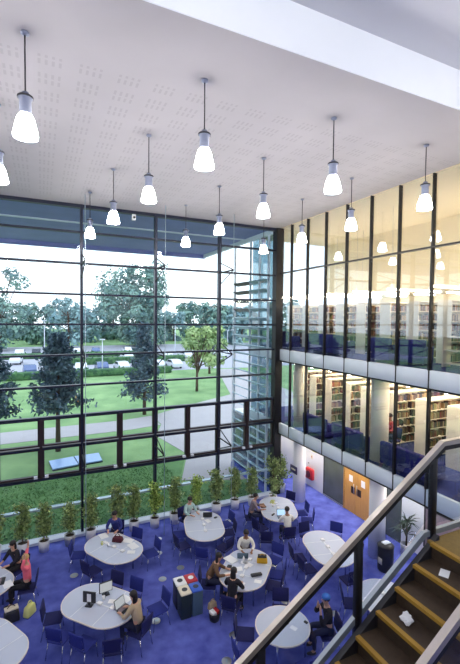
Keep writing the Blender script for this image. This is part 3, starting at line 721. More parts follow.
# ------------------------------------------------------------------ people
def skin(vs, es, sub=1, smooth=True):
    me = bpy.data.meshes.new('s'); me.from_pydata([v[0] for v in vs], es, []); o = bpy.data.objects.new('s', me); COL.objects.link(o)
    md = o.modifiers.new('k', 'SKIN'); md.use_smooth_shade = smooth
    for i, v in enumerate(vs):
        r = v[1]; me.skin_vertices[0].data[i].radius = (r if isinstance(r, tuple) else (r, r)); me.skin_vertices[0].data[i].use_root = (i == 0)
    s = o.modifiers.new('b', 'SUBSURF'); s.levels = sub; s.render_levels = sub
    dg = bpy.context.evaluated_depsgraph_get(); out = bpy.data.meshes.new_from_object(o.evaluated_get(dg))
    bpy.data.objects.remove(o); bpy.data.meshes.remove(me); return out
def chain(specs):
    """specs: dict key -> (co, r, parentkey)"""
    ks = list(specs); ix = {k: i for i, k in enumerate(ks)}
    return [(specs[k][0], specs[k][1]) for k in ks], [(ix[specs[k][2]], ix[k]) for k in ks if specs[k][2] is not None]
def addmesh(name, me, m, parent):
    me.name = name; me.materials.clear(); me.materials.append(m)
    for p in me.polygons: p.material_index = 0; p.use_smooth = True
    o = bpy.data.objects.new(name, me); COL.objects.link(o); o.parent = parent; return o
def person(label, loc, face, lean=0.1, sk='skin', top='whitec', legs='denim', hair='hair', arms='table', longhair=False, cap=None, sh=0.0):
    """seated figure; local +y is forward; hips 0.54 above the floor"""
    rot = math.atan2(face[1]-loc[1], face[0]-loc[0])-PI/2
    t = thing('person', label, 'person', (loc[0], loc[1], 0.022), rot)
    ly = lean
    cy, nyk = ly*0.62, ly*0.88
    dz = -ly*0.22
    hy = ly+0.02
    H = Vector((0, hy+0.015, 1.31+dz))
    sp = {'pel': ((0, 0, 0.585), (0.128, 0.11), None), 'wai': ((0, cy*0.35, 0.74+dz*0.3), (0.135, 0.105), 'pel'), 'che': ((0, cy, 0.95+dz*0.7), (0.155, 0.11), 'wai'),
          'clav': ((0, nyk*0.97, 1.07+dz*0.9), (0.10, 0.07), 'che'), 'nek': ((0, nyk+0.005, 1.15+dz), 0.052, 'clav'), 'jaw': ((0, hy+0.01, 1.225+dz), (0.062, 0.07), 'nek'),
          'hea': (tuple(H), (0.076, 0.092), 'jaw'), 'cro': ((0, hy, 1.385+dz), (0.055, 0.066), 'hea')}
    for s, n in ((-1, 'l'), (1, 'r')):
        S = (s*0.175, nyk*0.92, 1.06+dz*0.9)
        if arms == 'up':
            E_ = (s*0.30, nyk+0.05, 1.22+dz); Wr = (s*0.24 if s < 0 else s*0.36, nyk+0.0, 1.45+dz); hd = Vector((s*0.03, 0.0, 0.09))
        elif arms == 'head':
            E_ = (s*0.26, nyk+0.22, 0.80); Wr = (s*0.11, nyk+0.2, 1.06+dz); hd = Vector((-s*0.02, 0.0, 0.09))
        else:
            yy = max(0.36, ly+0.26)
            E_ = (s*0.26, nyk*0.7+0.14, 0.82); Wr = (s*0.15, yy, 0.785); hd = Vector((-s*0.02, 0.085, 0.0))
        sp['s'+n] = (S, 0.062, 'clav'); sp['e'+n] = (E_, 0.043, 's'+n); sp['w'+n] = (Wr, 0.028, 'e'+n)
        p = Vector(Wr)+hd; sp['h'+n] = (tuple(p), (0.038, 0.022), 'w'+n)
        d = hd.normalized(); side = Vector((1, 0, 0)) if abs(d.x) < 0.8 else Vector((0, 0, 1))
        for q in range(4):
            o = side*(q-1.5)*0.019; l = (0.05, 0.06, 0.062, 0.055)[q] if s < 0 else (0.055, 0.062, 0.06, 0.05)[q]
            dn = Vector((0, 0, -0.012)) if arms == 'table' else Vector((0, 0.015, 0))
            sp['f%d' % q+n] = (tuple(p+o+d*l*0.75), 0.0085, 'h'+n); sp['g%d' % q+n] = (tuple(p+o+d*(l*1.35)+dn), 0.007, 'f%d' % q+n)
        th = Vector(Wr)+hd*0.45; sp['t'+n] = (tuple(th-side*s*0.04+d*0.015), 0.01, 'h'+n); sp['u'+n] = (tuple(th-side*s*0.05+d*0.045), 0.0085, 't'+n)
        sp['p'+n] = ((s*0.095, 0.05, 0.555), 0.084, 'pel'); sp['k'+n] = ((s*0.135, 0.43, 0.545), 0.058, 'p'+n); sp['a'+n] = ((s*0.135, 0.40, 0.1), 0.04, 'k'+n); sp['o'+n] = ((s*0.14, 0.52, 0.04), (0.036, 0.03), 'a'+n)
    me = skin(*chain(sp)); bm = bmesh.new(); bm.from_mesh(me); q = MB.__new__(MB); q.bm = bm; q.mi = 0
    q.ball(H+Vector((0, 0.093, -0.02)), 0.014, 0.02, 0.022, 8, 6)
    for s in (-1, 1): q.ball(H+Vector((s*0.079, -0.005, -0.012)), 0.012, 0.022, 0.032, 8, 6)
    bm.to_mesh(me); bm.free(); body = addmesh('body', me, M[sk], t)
    for s in (-1, 1): MB().ball(H+Vector((s*0.031, 0.083, 0.008)), 0.011, 0.008, 0.009, 8, 6).build('eye', M['eye'], t)
    MB().ball(H+Vector((0, 0.084, -0.062)), 0.024, 0.01, 0.008, 8, 6).build('mouth', M['lip'], t)
    up = ['pel', 'wai', 'che', 'clav', 'sl', 'el', 'wl', 'sr', 'er', 'wr']
    def grow(keys, d, chg={}):
        out = {}
        for k in keys:
            c, r, p = sp[k]; r = r if isinstance(r, tuple) else (r, r); out[k] = (chg.get(k, c), (r[0]+d, r[1]+d), p if p in keys else None)
        return out
    ch = {k: tuple(Vector(sp['e'+k[1]][0]).lerp(Vector(sp[k][0]), 0.86)) for k in ('wl', 'wr')}
    addmesh('top', skin(*chain(grow(up, 0.014, ch))), M[top], t)
    lo = ['pel', 'pl', 'kl', 'al', 'pr', 'kr', 'ar']
    addmesh('trousers', skin(*chain(grow(lo, 0.012))), M[legs], t)
    for s in (-1, 1): MB().ball((s*0.14, 0.475, 0.048), 0.046, 0.125, 0.046, 12, 8).build('shoe', M['dark'], t)
    hb = MB().ball(H+Vector((0, -0.022, 0.03)), 0.092, 0.1, 0.088, 16, 10)
    if longhair: hb.ball(H+Vector((0, -0.075, -0.1)), 0.085, 0.05, 0.16, 14, 10)
    hb.build('hair', M[hair], t)
    if cap:
        c = MB().ball(H+Vector((0, -0.012, 0.055)), 0.102, 0.11, 0.075, 16, 10); c.box(-0.07, 0.07, 0.07, 0.17, 0.045+H.z, 0.055+H.z); c.build('cap', M[cap], t)
    return t
def nearest_axis(T, x, y):
    tx, ty, ang = TB[T]
    if T == 'T7': return (tx, ty)
    ux, uy = math.cos(math.radians(ang)), math.sin(math.radians(ang)); p = max(-0.35, min(0.35, (x-tx)*ux+(y-ty)*uy)); return (tx+p*ux, ty+p*uy)
PE = [('T6', -7.86, -6.25, dict(lean=0.16, top='tan', hair='hair', longhair=True, legs='denim'), 'person in beige bent over papers at the table with two monitors', 1),
      ('T4', -5.62, -5.33, dict(lean=0.3, top='brownc', hair='hair', legs='denim', longhair=True), 'person in brown with long dark hair leaning over the papers', 1),
      ('T4', -5.36, -6.42, dict(lean=0.14, top='blackc', hair='hair', longhair=True, legs='blackc'), 'person in black seen from behind at the table of papers', 1),
      ('T4', -3.93, -4.42, dict(lean=0.26, top='whitec', hair='hair', sk='skin2'), 'dark haired person in white facing us across the table of papers', 0),
      ('T3', -2.62, -2.38, dict(lean=0.18, top='greyc', hair='hair'), 'person in mauve grey top reading at the table by the white column', 1),
      ('T3', -1.98, -4.06, dict(lean=0.12, top='whitec', hair='hair', sk='skin2'), 'person in white with dark hair working at the lit laptop', 1),
      ('T7', -3.57, -8.3, dict(lean=0.06, top='blackc', hair='hair', cap='capblue', arms='head'), 'person in dark jacket and blue cap beside the small round table', 1),
      ('T2', -4.98, -1.5, dict(lean=0.2, top='tealc', hair='hair'), 'person in pale teal behind the small dark laptop by the window wall', 1),
      ('T1', -7.62, -1.5, dict(lean=0.2, top='bluec', hair='hair'), 'person in navy leaning on the maroon bag table beside the plants', 1),
      ('T8', -10.42, -3.36, dict(lean=0.04, top='pink', hair='hairblonde', arms='up', legs='blackc'), 'blonde person in pink raising both arms to the head', 1),
      ('T8', -10.72, -2.28, dict(lean=0.14, top='blackc', hair='hair', longhair=True, legs='blackc'), 'person in black beside the one in pink', 1)]
for T, x, y, kw, lb, kind in PE:
    f = nearest_axis(T, x, y)
    gx, gy = x-f[0], y-f[1]; gl = math.hypot(gx, gy); need = (0.68 if T == 'T7' else 0.7)+0.21
    x, y = f[0]+gx/gl*max(gl, need), f[1]+gy/gl*max(gl, need)
    person(lb, (x, y), f, **kw)
    c = chair(T, x, y, '', kind, f)
    sh = {'person in beige': 'person in beige', 'person in brown': 'person in brown', 'person in black seen': 'person in black at the paper strewn table', 'dark haired person': 'dark haired person in white facing us',
          'person in mauve': 'person in mauve grey', 'person in white': 'person in white at the lit laptop', 'person in dark': 'person in the blue cap', 'person in pale teal': 'person in pale teal', 'person in navy': 'person in navy', 'blonde': 'blonde person in pink', 'person in black beside': 'person in black behind the one in pink'}
    c['label'] = '%s fabric chair occupied by the %s' % ('dark navy' if kind else 'royal blue', max((k for k in sh if lb.startswith(k)), key=len) and sh[max((k for k in sh if lb.startswith(k)), key=len)])
person('person in dark red seated behind the first floor sofa by the second column', (1.72, -5.3), (0.7, -5.2), 0.1, 'skin2', 'redc', 'denim', 'hair')
bpy.data.objects  # (seat for the reader upstairs)
px = bpy.context.scene.objects
for o in list(px):
    if o.get('label', '').startswith('person in dark red'): o.location.z = Z1+0.022
c_up = dup(CH[1], (1.72, -5.3, Z1), PI/2-0.1, 'navy chair under the person in dark red on the first floor'); del c_up['group']

# ------------------------------------------------------------------ things on the tables and floor
ZTt = 0.7375
def laptop(label, x, y, rot, scr, body='dark', z=ZTt):
    t = thing('laptop', label, 'laptop', (x, y, z), rot)
    b = MB().rbox(-0.17, 0.17, -0.12, 0.12, 0, 0.02, 0.006, 1).build('base', M[body], t)
    MB().box(-0.14, 0.14, -0.03, 0.09, 0.0201, 0.0215).build('keyboard', M['greyc'], b)
    m = Matrix.Translation((0, 0.125, 0.012)) @ Matrix.Rotation(math.radians(-18), 4, 'X')
    l = MB().rbox(-0.17, 0.17, 0, 0.012, 0, 0.23, 0.005, 1, m).build('lid', M[body], t)
    MB().box(-0.155, 0.155, -0.0015, -0.0002, 0.015, 0.215, m).build('screen', M[scr], l)
def toward(x, y, fx, fy): return math.atan2(fy-y, fx-x)-PI/2     # +y away from user
def monitor(label, x, y, rot, scr, back=False):
    t = thing('monitor', label, 'monitor', (x, y, ZTt), rot); t.scale = (0.8,)*3
    MB().rbox(-0.12, 0.12, -0.09, 0.09, 0, 0.025, 0.008, 1).build('base', M['dark'], t)
    MB().box(-0.03, 0.03, -0.02, 0.02, 0.025, 0.2).build('stand', M['dark'], t)
    p = MB().rbox(-0.22, 0.22, -0.03, 0.02, 0.1, 0.46, 0.01, 1).build('panel', M['dark'], t)
    MB().box(-0.2, 0.2, -0.0325, -0.0305, 0.13, 0.44).build('screen', M[scr], p)
    if back: MB().box(-0.07, 0.07, 0.0205, 0.024, 0.14, 0.4).build('back_label', M['paper'], p)
def paper(label, x, y, rot, s=0.21, m='paper', T=None, nm='paper_sheet', h=0.003, grp=None):
    o = MB().box(-s*0.5, s*0.5, -s*0.7, s*0.7, 0, h).build(nm, M[m], None, (x, y, ZTt), rot); return tag(o, label, 'paper' if nm == 'paper_sheet' else 'book', grp)
def bag(label, loc, rot, s, body, inner=None, h=0.28, cat='bag'):
    t = thing('bag', label, cat, loc, rot)
    mb = MB(); mb.rbox(-s*0.5, s*0.5, -s*0.32, s*0.32, 0, h, min(s, h)*0.22, 3)
    for v in mb.bm.verts: v.co.x *= 1-0.18*v.co.z/h; v.co.y *= 1-0.3*v.co.z/h
    mb.build('body', M[body], t)
    pts = [(-s*0.25*math.cos(a), 0, h-0.01+s*0.3*math.sin(a)) for a in [PI*i/8 for i in range(9)]]
    MB().tube(pts, 0.012, 6).build('strap', M[body], t)
    if inner: MB().rbox(-s*0.4, s*0.4, -s*0.22, s*0.22, h+0.001, h+0.05, 0.015).build('lining', M[inner], t)
monitor('black monitor turned away with a white back label, on the two monitor table', -8.93, -5.27, 2.55, 'screendark', True)
monitor('black monitor with pale lit screen facing us, on the two monitor table', -8.48, -5.02, 0.12, 'screengrey')
def cup(label, x, y, m):
    t = thing('cup', label, 'cup', (x, y, ZTt)); MB().lathe([(0.0, 0), (0.03, 0), (0.042, 0.1), (0.037, 0.1), (0.027, 0.008), (0, 0.008)], n=16, cap=False).build('body', M[m], t)
    MB().lathe([(0.043, 0.094), (0.044, 0.1), (0.04, 0.104)], n=16, cap=False).build('rim', M['paper'], t)
cup('white paper cup between the two monitors', -8.56, -5.2, 'paper')
laptop('open laptop with pale screen in front of the person in beige', -8.13, -5.78, toward(-7.86, -6.25, -8.3, -5.6), 'screengrey', 'dark')
paper('white sheet beside the laptop of the person in beige', -8.02, -5.4, 0.6); paper('white sheet beside the cup on the two monitor table', -8.36, -5.36, 1.1, 0.15)
# maroon bag table
bag('slumped maroon bag on the table by the plants', (-7.74, -2.5, ZTt), -0.6, 0.36, 'maroon', None, 0.15)
for i, (x, y, r, s) in enumerate(((-8.13, -1.98, 0.2, 0.26), (-7.42, -2.62, 0.9, 0.25), (-7.33, -3.0, 0.3, 0.27), (-7.46, -3.32, 1.2, 0.18), (-7.68, -2.18, 0.5, 0.2))):
    paper('white sheet on the maroon bag table, %s' % ['by the window side end', 'just beyond the bag', 'under the far rim', 'near the blunt end', 'behind the bag'][i], x, y, r, s)
cup('yellowish cup on the maroon bag table', -8.25, -2.51, 'lime'); cup('white cup close to the maroon bag', -8.08, -2.66, 'paper')
# window wall table
laptop('small dark laptop on the table by the window wall', -4.34, -2.12, -0.35+PI, 'screendark'); paper('white sheet in front of the small dark laptop', -4.47, -2.5, 0.2, 0.17)
o = MB().rbox(-0.07, 0.07, -0.04, 0.04, 0, 0.03, 0.01, 1).build('phone_case', M['dark'], None, (-4.12, -2.4, ZTt), 0.4); tag(o, 'dark phone case beside the small laptop', 'phone')
# column table
laptop('laptop with glowing blue screen before the reader in white', -1.81, -3.4, toward(-1.98, -4.06, -1.7, -3.2), 'screen', 'bin_grey')
def posy(label, x, y):
    t = thing('flower_posy', label, 'flowers', (x, y, ZTt)); MB().lathe([(0, 0), (0.05, 0), (0.06, 0.1), (0.05, 0.1), (0.04, 0.01), (0, 0.01)], n=14, cap=False).build('vase', M['paper'], t)
    r = random.Random(3); mb = MB()
    for _ in range(16): mb.ball((r.uniform(-0.08, 0.08), r.uniform(-0.08, 0.08), 0.16+r.uniform(-0.05, 0.1)), 0.028, None, None, 8, 6)
    mb.build('blossoms', M['lime'], t)
posy('pale yellow posy on the table by the white column', -1.67, -2.5)
o = MB().rbox(-0.16, 0.16, -0.11, 0.11, 0, 0.035, 0.008, 1).build('book', M['book2'], None, (-2.03, -2.3, ZTt), 1.4); tag(o, 'brown open book under the hands of the reader in grey', 'book')
o = MB().rbox(-0.09, 0.09, -0.03, 0.03, 0, 0.04, 0.015, 2).build('pencil_case', M['dark'], None, (-2.02, -3.1, ZTt), 0.5); tag(o, 'dark pencil case beside the blue screen laptop', 'pencil case')
# papers table
bag('black and amber bag on the table of papers', (-3.88, -5.5, ZTt), -0.5, 0.34, 'yellow', 'dark', 0.16)
o = MB().rbox(-0.17, 0.17, -0.06, 0.06, 0, 0.06, 0.025, 2).build('pencil_case', M['dark'], None, (-4.36, -6.0, ZTt), -0.15); tag(o, 'long black pencil case on the table of papers', 'pencil case')
for i, (x, y, r, s, h) in enumerate(((-4.72, -5.0, 0.3, 0.28, 0.02), (-5.07, -5.66, 0.15, 0.22, 0.012), (-4.4, -5.29, 1.0, 0.15, 0.004), (-4.98, -6.1, 0.6, 0.22, 0.004), (-4.32, -5.44, 0.4, 0.18, 0.004), (-4.72, -5.5, 1.3, 0.2, 0.004), (-4.45, -6.25, 0.9, 0.15, 0.004))):
    paper('white sheet on the table of papers, %s' % ['thick stack by the person facing us', 'broad pad in front of the person in black', 'next to the thick stack', 'under the hands of the person in black', 'by the amber bag', 'in the middle', 'at the near rim by the pencil case', 'slipped half over the thick stack side'][i], x, y, r, s, h=h)
laptop('grey laptop lid up before the person in white at the papers', -4.3, -4.99, toward(-3.93, -4.42, -4.2, -5), 'screengrey', 'bin_grey')
o = MB().rbox(-0.1, 0.1, -0.07, 0.07, 0, 0.06, 0.02, 2).build('pouch', M['dark'], None, (-4.95, -5.36, ZTt), 0.8); tag(o, 'small dark pouch lying among the papers', 'pouch')
o = MB().lathe([(0, 0), (0.035, 0), (0.035, 0.15), (0.015, 0.19), (0.015, 0.21), (0, 0.21)], n=14, cap=False).build('bottle', M['paper'], None, (-4.42, -5.3, ZTt)); tag(o, 'small white bottle standing among the papers', 'bottle')
# round table
o = MB().rbox(-0.035, 0.035, -0.05, 0.05, 0, 0.03, 0.008, 1).build('phone_case', M['dark'], None, (-4.12, -8.1, ZTt), 0.3); tag(o, 'small dark phone at the rim of the round table', 'phone')
paper('crumpled looking white slip in the middle of the round table', -4.5, -8.12, 0.4, 0.12)
# pink person's table
laptop('dark laptop on the table of the person in pink', -11.12, -3.25, toward(-10.5, -3.3, -11.2, -3.25), 'screendark'); paper('white sheet beside the dark laptop near the person in pink', -10.92, -3.45, 0.3, 0.24)
# floor items
bag('black bag with a cream top on the floor below the person in pink', (-10.8, -3.98, 0), 0.2, 0.42, 'dark', 'cream', 0.34)
bag('pale lime bag on the floor below the person in pink', (-10.36, -3.92, 0), 0.9, 0.36, 'lime', None, 0.3)
bag('beige bag on the floor behind the person in brown', (-5.66, -5.78, 0), 0.3, 0.28, 'tan', None, 0.2)
t = thing('wastebasket', 'small dark basket heaped with red and white packets', 'bin', (-5.77, -6.19, 0), 0.2); t.scale = (0.85,)*3
MB().lathe([(0.0, 0), (0.15, 0), (0.19, 0.26), (0.18, 0.26), (0.14, 0.02), (0, 0.02)], n=20, cap=False).build('basket', M['dark'], t)
MB().rbox(-0.14, 0.02, -0.12, 0.12, 0.2, 0.3, 0.02).build('packet', M['paper'], t); MB().rbox(0.03, 0.13, -0.11, 0.11, 0.2, 0.32, 0.02).build('packet', M['red'], t)
# recycling station
RB = [(-6.46, -5.26, 'white', 'paper', 'dark'), (-6.13, -5.26, 'red', 'red', 'dark'), (-6.46, -5.68, 'cream', 'cream', 'bin_green'), (-6.13, -5.68, 'blue', 'blueplastic', 'bin_grey')]
for x, y, nm, lid, body in RB:
    t = thing('recycling_bin', 'recycling bin with a %s lid in the cluster of four' % nm, 'bin', (x, y, 0), 0, 'recycling bins')
    mb = MB().rbox(-0.152, 0.152, -0.185, 0.185, 0.0, 0.66, 0.02, 2); mb.build('body', M[body], t)
    l = MB().rbox(-0.16, 0.16, -0.195, 0.195, 0.661, 0.72, 0.03, 3).build('lid', M[lid], t)
    MB().cyl((0, 0, 0.7201), (0, 0, 0.724), 0.08, 18).build('opening', M['dark'] if nm != 'red' else M['paper'], l)
# litter bin by column
t = thing('litter_bin', 'dark round litter bin with white bag beside the second column', 'bin', (0.25, -6.5, 0))
MB().lathe([(0, 0), (0.24, 0), (0.25, 0.03), (0.25, 0.78), (0.24, 0.8)], n=24, cap=False).build('body', M['dark'], t)
MB().lathe([(0.26, 0.78), (0.27, 0.82), (0.2, 0.88), (0.1, 0.9), (0, 0.9)], n=24, cap=False).build('top', M['dark'], t)
MB().rbox(-0.13, 0.13, -0.09, 0.09, 0.89, 0.93, 0.02).build('bag_flap', M['paper'], t)
MB().rbox(-0.255, -0.245, -0.09, 0.09, 0.25, 0.45, 0.004, 1).build('sticker', M['cream'], t)
# floor boxes
FB = [(-7.24, -5.58), (-6.34, -2.53), (-5.9, -3.63), (-6.11, -1.66), (-9.12, -2.62), (-5.52, -6.9), (-6.02, -7.54), (-3.19, -1.52), (-3.15, -4.1), (-0.97, -3.75), (-3.0, -4.75), (-3.6, -6.4), (-2.6, -7.4), (-6.6, -3.95)]
fb = None
for i, (x, y) in enumerate(FB):
    lb = 'round metal floor socket cover on the blue carpet, one of a scatter between the tables'
    if fb is None:
        fb = thing('floor_socket', lb, 'floor socket', (x, y, 0), 0, 'floor socket covers')
        MB().lathe([(0.125, 0), (0.125, 0.004), (0.11, 0.008), (0, 0.008)], n=22, cap=False).build('cover', M['steel'], fb)
        MB().box(-0.05, 0.05, -0.02, 0.02, 0.0081, 0.01).build('flap', M['sillrail'], fb)
    else: dup(fb, (x, y, 0), i*0.7, lb)

# ------------------------------------------------------------------ potted plants
def leaves(mb, n, fn, size, rnd, mi=0):
    for _ in range(n):
        p, d = fn(rnd); s = size*rnd.uniform(0.7, 1.3)
        d = Vector(d).normalized(); u = d.orthogonal().normalized(); u.rotate(Matrix.Rotation(rnd.uniform(0, 2*PI), 3, d)); w_ = d.cross(u)
        p = Vector(p)
        vs = [mb.bm.verts.new(q) for q in (p, p+u*s*0.5+w_*s*0.28, p+u*s, p+u*s*0.5-w_*s*0.28)]
        f = mb.bm.faces.new(vs); f.material_index = mi
def ficus(label, loc, h, r, lm, pot, seed, grp):
    rnd = random.Random(seed)
    t = thing('potted_ficus', label, 'plant', loc, rnd.uniform(0, 6), grp)
    MB().lathe([(0, 0), (0.16, 0), (0.195, 0.38), (0.175, 0.38), (0.168, 0.3), (0, 0.3)], n=22, cap=False).build('pot', M[pot], t)
    MB().cyl((0, 0, 0.27), (0, 0, 0.315), 0.166, 18).build('soil', M['soil'], t)
    b = MB().tube([(0, 0, 0.3), (0.02, 0.01, 0.7), (-0.01, 0.02, h*0.85)], 0.016, 7)
    tips = []
    for i in range(14):
        a = rnd.uniform(0, 2*PI); z = rnd.uniform(0.5, h*0.88); k = r*rnd.uniform(0.55, 1.0)*(1-abs(z-0.85)/(h*1.25)); q = (math.cos(a)*k, math.sin(a)*k, z+0.15); b.cyl((0, 0, z-0.05), q, 0.006, 5); tips.append(q)
    b.build('stem', M['bark'], t)
    def fn(R_):
        q = R_.choice(tips); k = R_.random()
        p = (q[0]*k+R_.gauss(0, 0.07), q[1]*k+R_.gauss(0, 0.07), q[2]+R_.gauss(0, 0.09)+0.02); return p, (R_.gauss(0, 1), R_.gauss(0, 1), abs(R_.gauss(0, 1))+0.3)
    mb = MB(); leaves(mb, 1000, fn, 0.105, rnd); o = mb.build('foliage', M[lm], t)
    return t
PL = [(-11.5, -0.62, 0), (-10.65, -0.62, 0), (-9.98, -0.72, 0), (-9.13, -0.7, 1), (-8.4, -0.62, 0), (-7.42, -0.62, 0), (-6.81, -0.66, 0), (-6.01, -0.72, 2), (-5.2, -0.74, 0), (-4.3, -0.7, 2), (-3.34, -0.66, 0), (-2.44, -0.62, 0), (-1.62, -0.66, 0)]
ADJ = ['with a steel pot by the first mullion', 'in a white pot', 'in a pale pot']
protos = [ficus('p', (0, 0, 0), 1.62, 0.32, 'leaf', 'pot', 1, 'potted ficus along the window wall'), ficus('p', (0, 0, 0), 1.62, 0.32, 'leaf', 'potsteel', 2, 'potted ficus along the window wall'), ficus('p', (0, 0, 0), 1.7, 0.33, 'leaf2', 'pot', 3, 'potted ficus along the window wall')]
usedp = [0, 0, 0]
for i, (x, y, k) in enumerate(reversed(PL)):
    lb = '%s ficus in a %s pot under the window wall, %s from the corner post' % (['leafy green', 'leafy green', 'bright green'][k], 'steel' if k == 1 else 'pale', ORD[i])
    if not usedp[k]: usedp[k] = 1; p = protos[k]; p.location = (x, y, 0); p['label'] = lb
    else: dup(protos[k], (x, y, 0), i*1.3, lb, None, 1.0+0.12*((i*37) % 5)/4)
ficus('tall bushy ficus standing forward of the row beside the table by the white column', (-0.72, -0.95, 0), 2.1, 0.5, 'leaf', 'pot', 11, None)
ficus('bushy ficus in the corner by the black corner post', (0.3, -0.05, 0), 1.8, 0.42, 'leaf', 'pot', 12, None)
t = thing('potted_yucca', 'spiky dark yucca in a pot against the white ground floor wall', 'plant', (1.55, -6.2, 0))
MB().lathe([(0, 0), (0.17, 0), (0.2, 0.4), (0.18, 0.4), (0.17, 0.34), (0, 0.34)], n=22, cap=False).build('pot', M['potsteel'], t)
MB().tube([(0, 0, 0.3), (0.02, 0, 1.15)], 0.03, 8).cyl((0.03, 0, 0.6), (-0.12, 0.05, 0.95), 0.022, 8).build('stem', M['bark'], t)
mb = MB(); r_ = random.Random(4)
for (cx, cy, cz, n_) in ((0.02, 0, 1.15, 34), (-0.12, 0.05, 0.95, 24), (0.02, 0, 0.75, 14)):
    for _ in range(n_):
        a = r_.uniform(0, 2*PI); e = r_.uniform(-0.3, 1.2); d = Vector((math.cos(a)*math.cos(e), math.sin(a)*math.cos(e), math.sin(e))); L = r_.uniform(0.35, 0.6); s_ = d.cross(Vector((0, 0, 1))).normalized()*0.025; p = Vector((cx, cy, cz))
        mid = p+d*L*0.5+Vector((0, 0, 0.02)); tip = p+d*L+Vector((0, 0, -0.1))
        A = [mb.bm.verts.new(q) for q in (p+s_*0.5, mid+s_, tip, mid-s_, p-s_*0.5)]; mb.bm.faces.new(A)
mb.build('foliage', M['leafdark'], t)

# ------------------------------------------------------------------ outside
ZG = -0.3
struct('roof_canopy', MB().box(XL-6, -0.32, 0.12, 8.8, ZC-0.02, ZC+0.5), M['soffit'], 'slate blue underside of the roof overhang outside the window wall', 'roof')
struct(trimname(), MB().box(-0.36, -0.2, 0.12, 9.0, ZC-0.22, ZC+0.1), M['post'], 'white edge beam of the roof overhang beside the louvres', 'trim')
struct(trimname(), MB().box(XL-6, -0.4, 2.75, 2.95, ZC-0.06, ZC-0.021), M['post'], 'white light strip set in the roof overhang', 'trim')
struct(trimname(), MB().box(XL-6, -0.2, 8.7, 9.0, ZC-0.25, ZC+0.1), M['soffit'], 'grey outer edge of the roof overhang', 'trim')
lv = thing('louvre_screen', 'tall outdoor screen of pale louvre blades beyond the corner post', 'louvre screen', (-0.3, 0.4, ZG), 0, None, 'structure')
for y in (0.0, 0.85, 1.8, 3.6): MB().box(-0.05, 0.05, y-0.03, y+0.03, 0, ZC-0.22-ZG).build('post', M['post'], lv)
k = 0
z = 0.7
while z < 10.4:
    m = Matrix.Translation((0, 0, z)) @ Matrix.Rotation(math.radians(25), 4, 'Y')
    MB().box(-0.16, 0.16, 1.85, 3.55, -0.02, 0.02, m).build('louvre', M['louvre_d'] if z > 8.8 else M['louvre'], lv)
    MB().box(-0.16, 0.16, 0.05, 0.8, -0.02, 0.02, m).build('louvre', M['louvre'], lv); MB().box(-0.16, 0.16, 0.9, 1.75, -0.02, 0.02, m).build('louvre', M['louvre'], lv)
    z += 0.46
struct('lawn', MB().box(-160, 160, 0.12, 260, ZG-0.4, ZG), M['grass'], 'mown green lawn outside the window wall', 'lawn')
def flat(name, pts, m, label, cat, h=0.02):
    return struct(name, MB().prism(pts, ZG+0.001, ZG+h), m, label, cat)
flat('path', [(-40, 13.6), (-4, 14.3), (-1.5, 14.8), (-1.5, 17.9), (-4, 17.3), (-40, 16.6)], M['paving'], 'pale path crossing the lawn behind the conifers', 'path')
flat('path_paved', [(-3.4, 3.8), (-0.5, 2.6), (8, 2.6), (16, 21), (20, 44), (16, 44), (9, 24), (3.0, 20.7), (-1.4, 17.9), (-1.4, 14.9), (-2.6, 12), (-1.8, 7.5)], M['paving'], 'broad pale paved forecourt leading away from the building', 'path', 0.025)
flat('car_park', [(-70, 45.5), (16, 45.5), (22, 44.5), (60, 46), (60, 78), (-70, 78)], M['asphalt'], 'pale grey car park beyond the lawn', 'car park', 0.03)
flat('car_park_far', [(-70, 78.1), (70, 78.1), (70, 104), (-70, 104)], M['asphalt'], 'further pale strip of car park below the trees', 'car park', 0.03)
struct('lawn_shade', MB().prism([(-17, 0.13), (-0.6, 0.13), (-0.6, 2.4), (-3.6, 3.6), (-2.2, 6.8), (-17, 6.8)], ZG+0.001, ZG+0.012), M['shadegrass'], 'lawn strip coloured darker as canopy shade right outside the window wall', 'lawn')  # canopy shade on the lawn, painted as a darker strip
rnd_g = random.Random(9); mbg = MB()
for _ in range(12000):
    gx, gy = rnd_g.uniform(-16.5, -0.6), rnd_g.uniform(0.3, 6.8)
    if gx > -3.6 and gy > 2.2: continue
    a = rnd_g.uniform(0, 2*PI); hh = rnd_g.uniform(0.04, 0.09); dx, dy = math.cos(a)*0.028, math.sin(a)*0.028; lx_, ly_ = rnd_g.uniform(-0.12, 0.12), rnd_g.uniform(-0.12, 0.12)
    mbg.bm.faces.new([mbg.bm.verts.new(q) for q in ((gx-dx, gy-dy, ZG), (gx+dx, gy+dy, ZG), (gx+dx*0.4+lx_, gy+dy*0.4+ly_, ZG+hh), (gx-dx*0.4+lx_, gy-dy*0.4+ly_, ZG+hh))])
tag(mbg.build('shade_blades', M['shadegrass']), 'added grass blades coloured as canopy shade right outside the window wall', 'grass', None, 'stuff')  # blades added to deepen the painted shade on the lawn
def hedge(label, x0, x1, y, h, w_=1.2, seed=1):
    rnd = random.Random(seed); mb = MB()
    mb.rbox(x0, x1, y-w_/2, y+w_/2, ZG, ZG+h, 0.2, 2)
    n = int((x1-x0)*14)
    leaves(mb, n, lambda R_: ((R_.uniform(x0, x1), y+R_.choice((-1, 1))*w_/2*R_.uniform(0.6, 1.0), ZG+h*R_.uniform(0.1, 1)), (R_.gauss(0, 1), -1, R_.uniform(0, 1.4))), 0.5, rnd)
    tag(mb.build('hedge', M['hedge']), label, 'hedge')
hedge('clipped hedge between the lawn and the near parking row', -26, 8, 43.5, 1.0, 1.4, 1)
hedge('low hedge dividing the parking rows', -8, 15, 58, 1.2, 1.6, 2)
hedge('low green bank between the car parks', -30, 12, 72, 1.0, 2.4, 3)
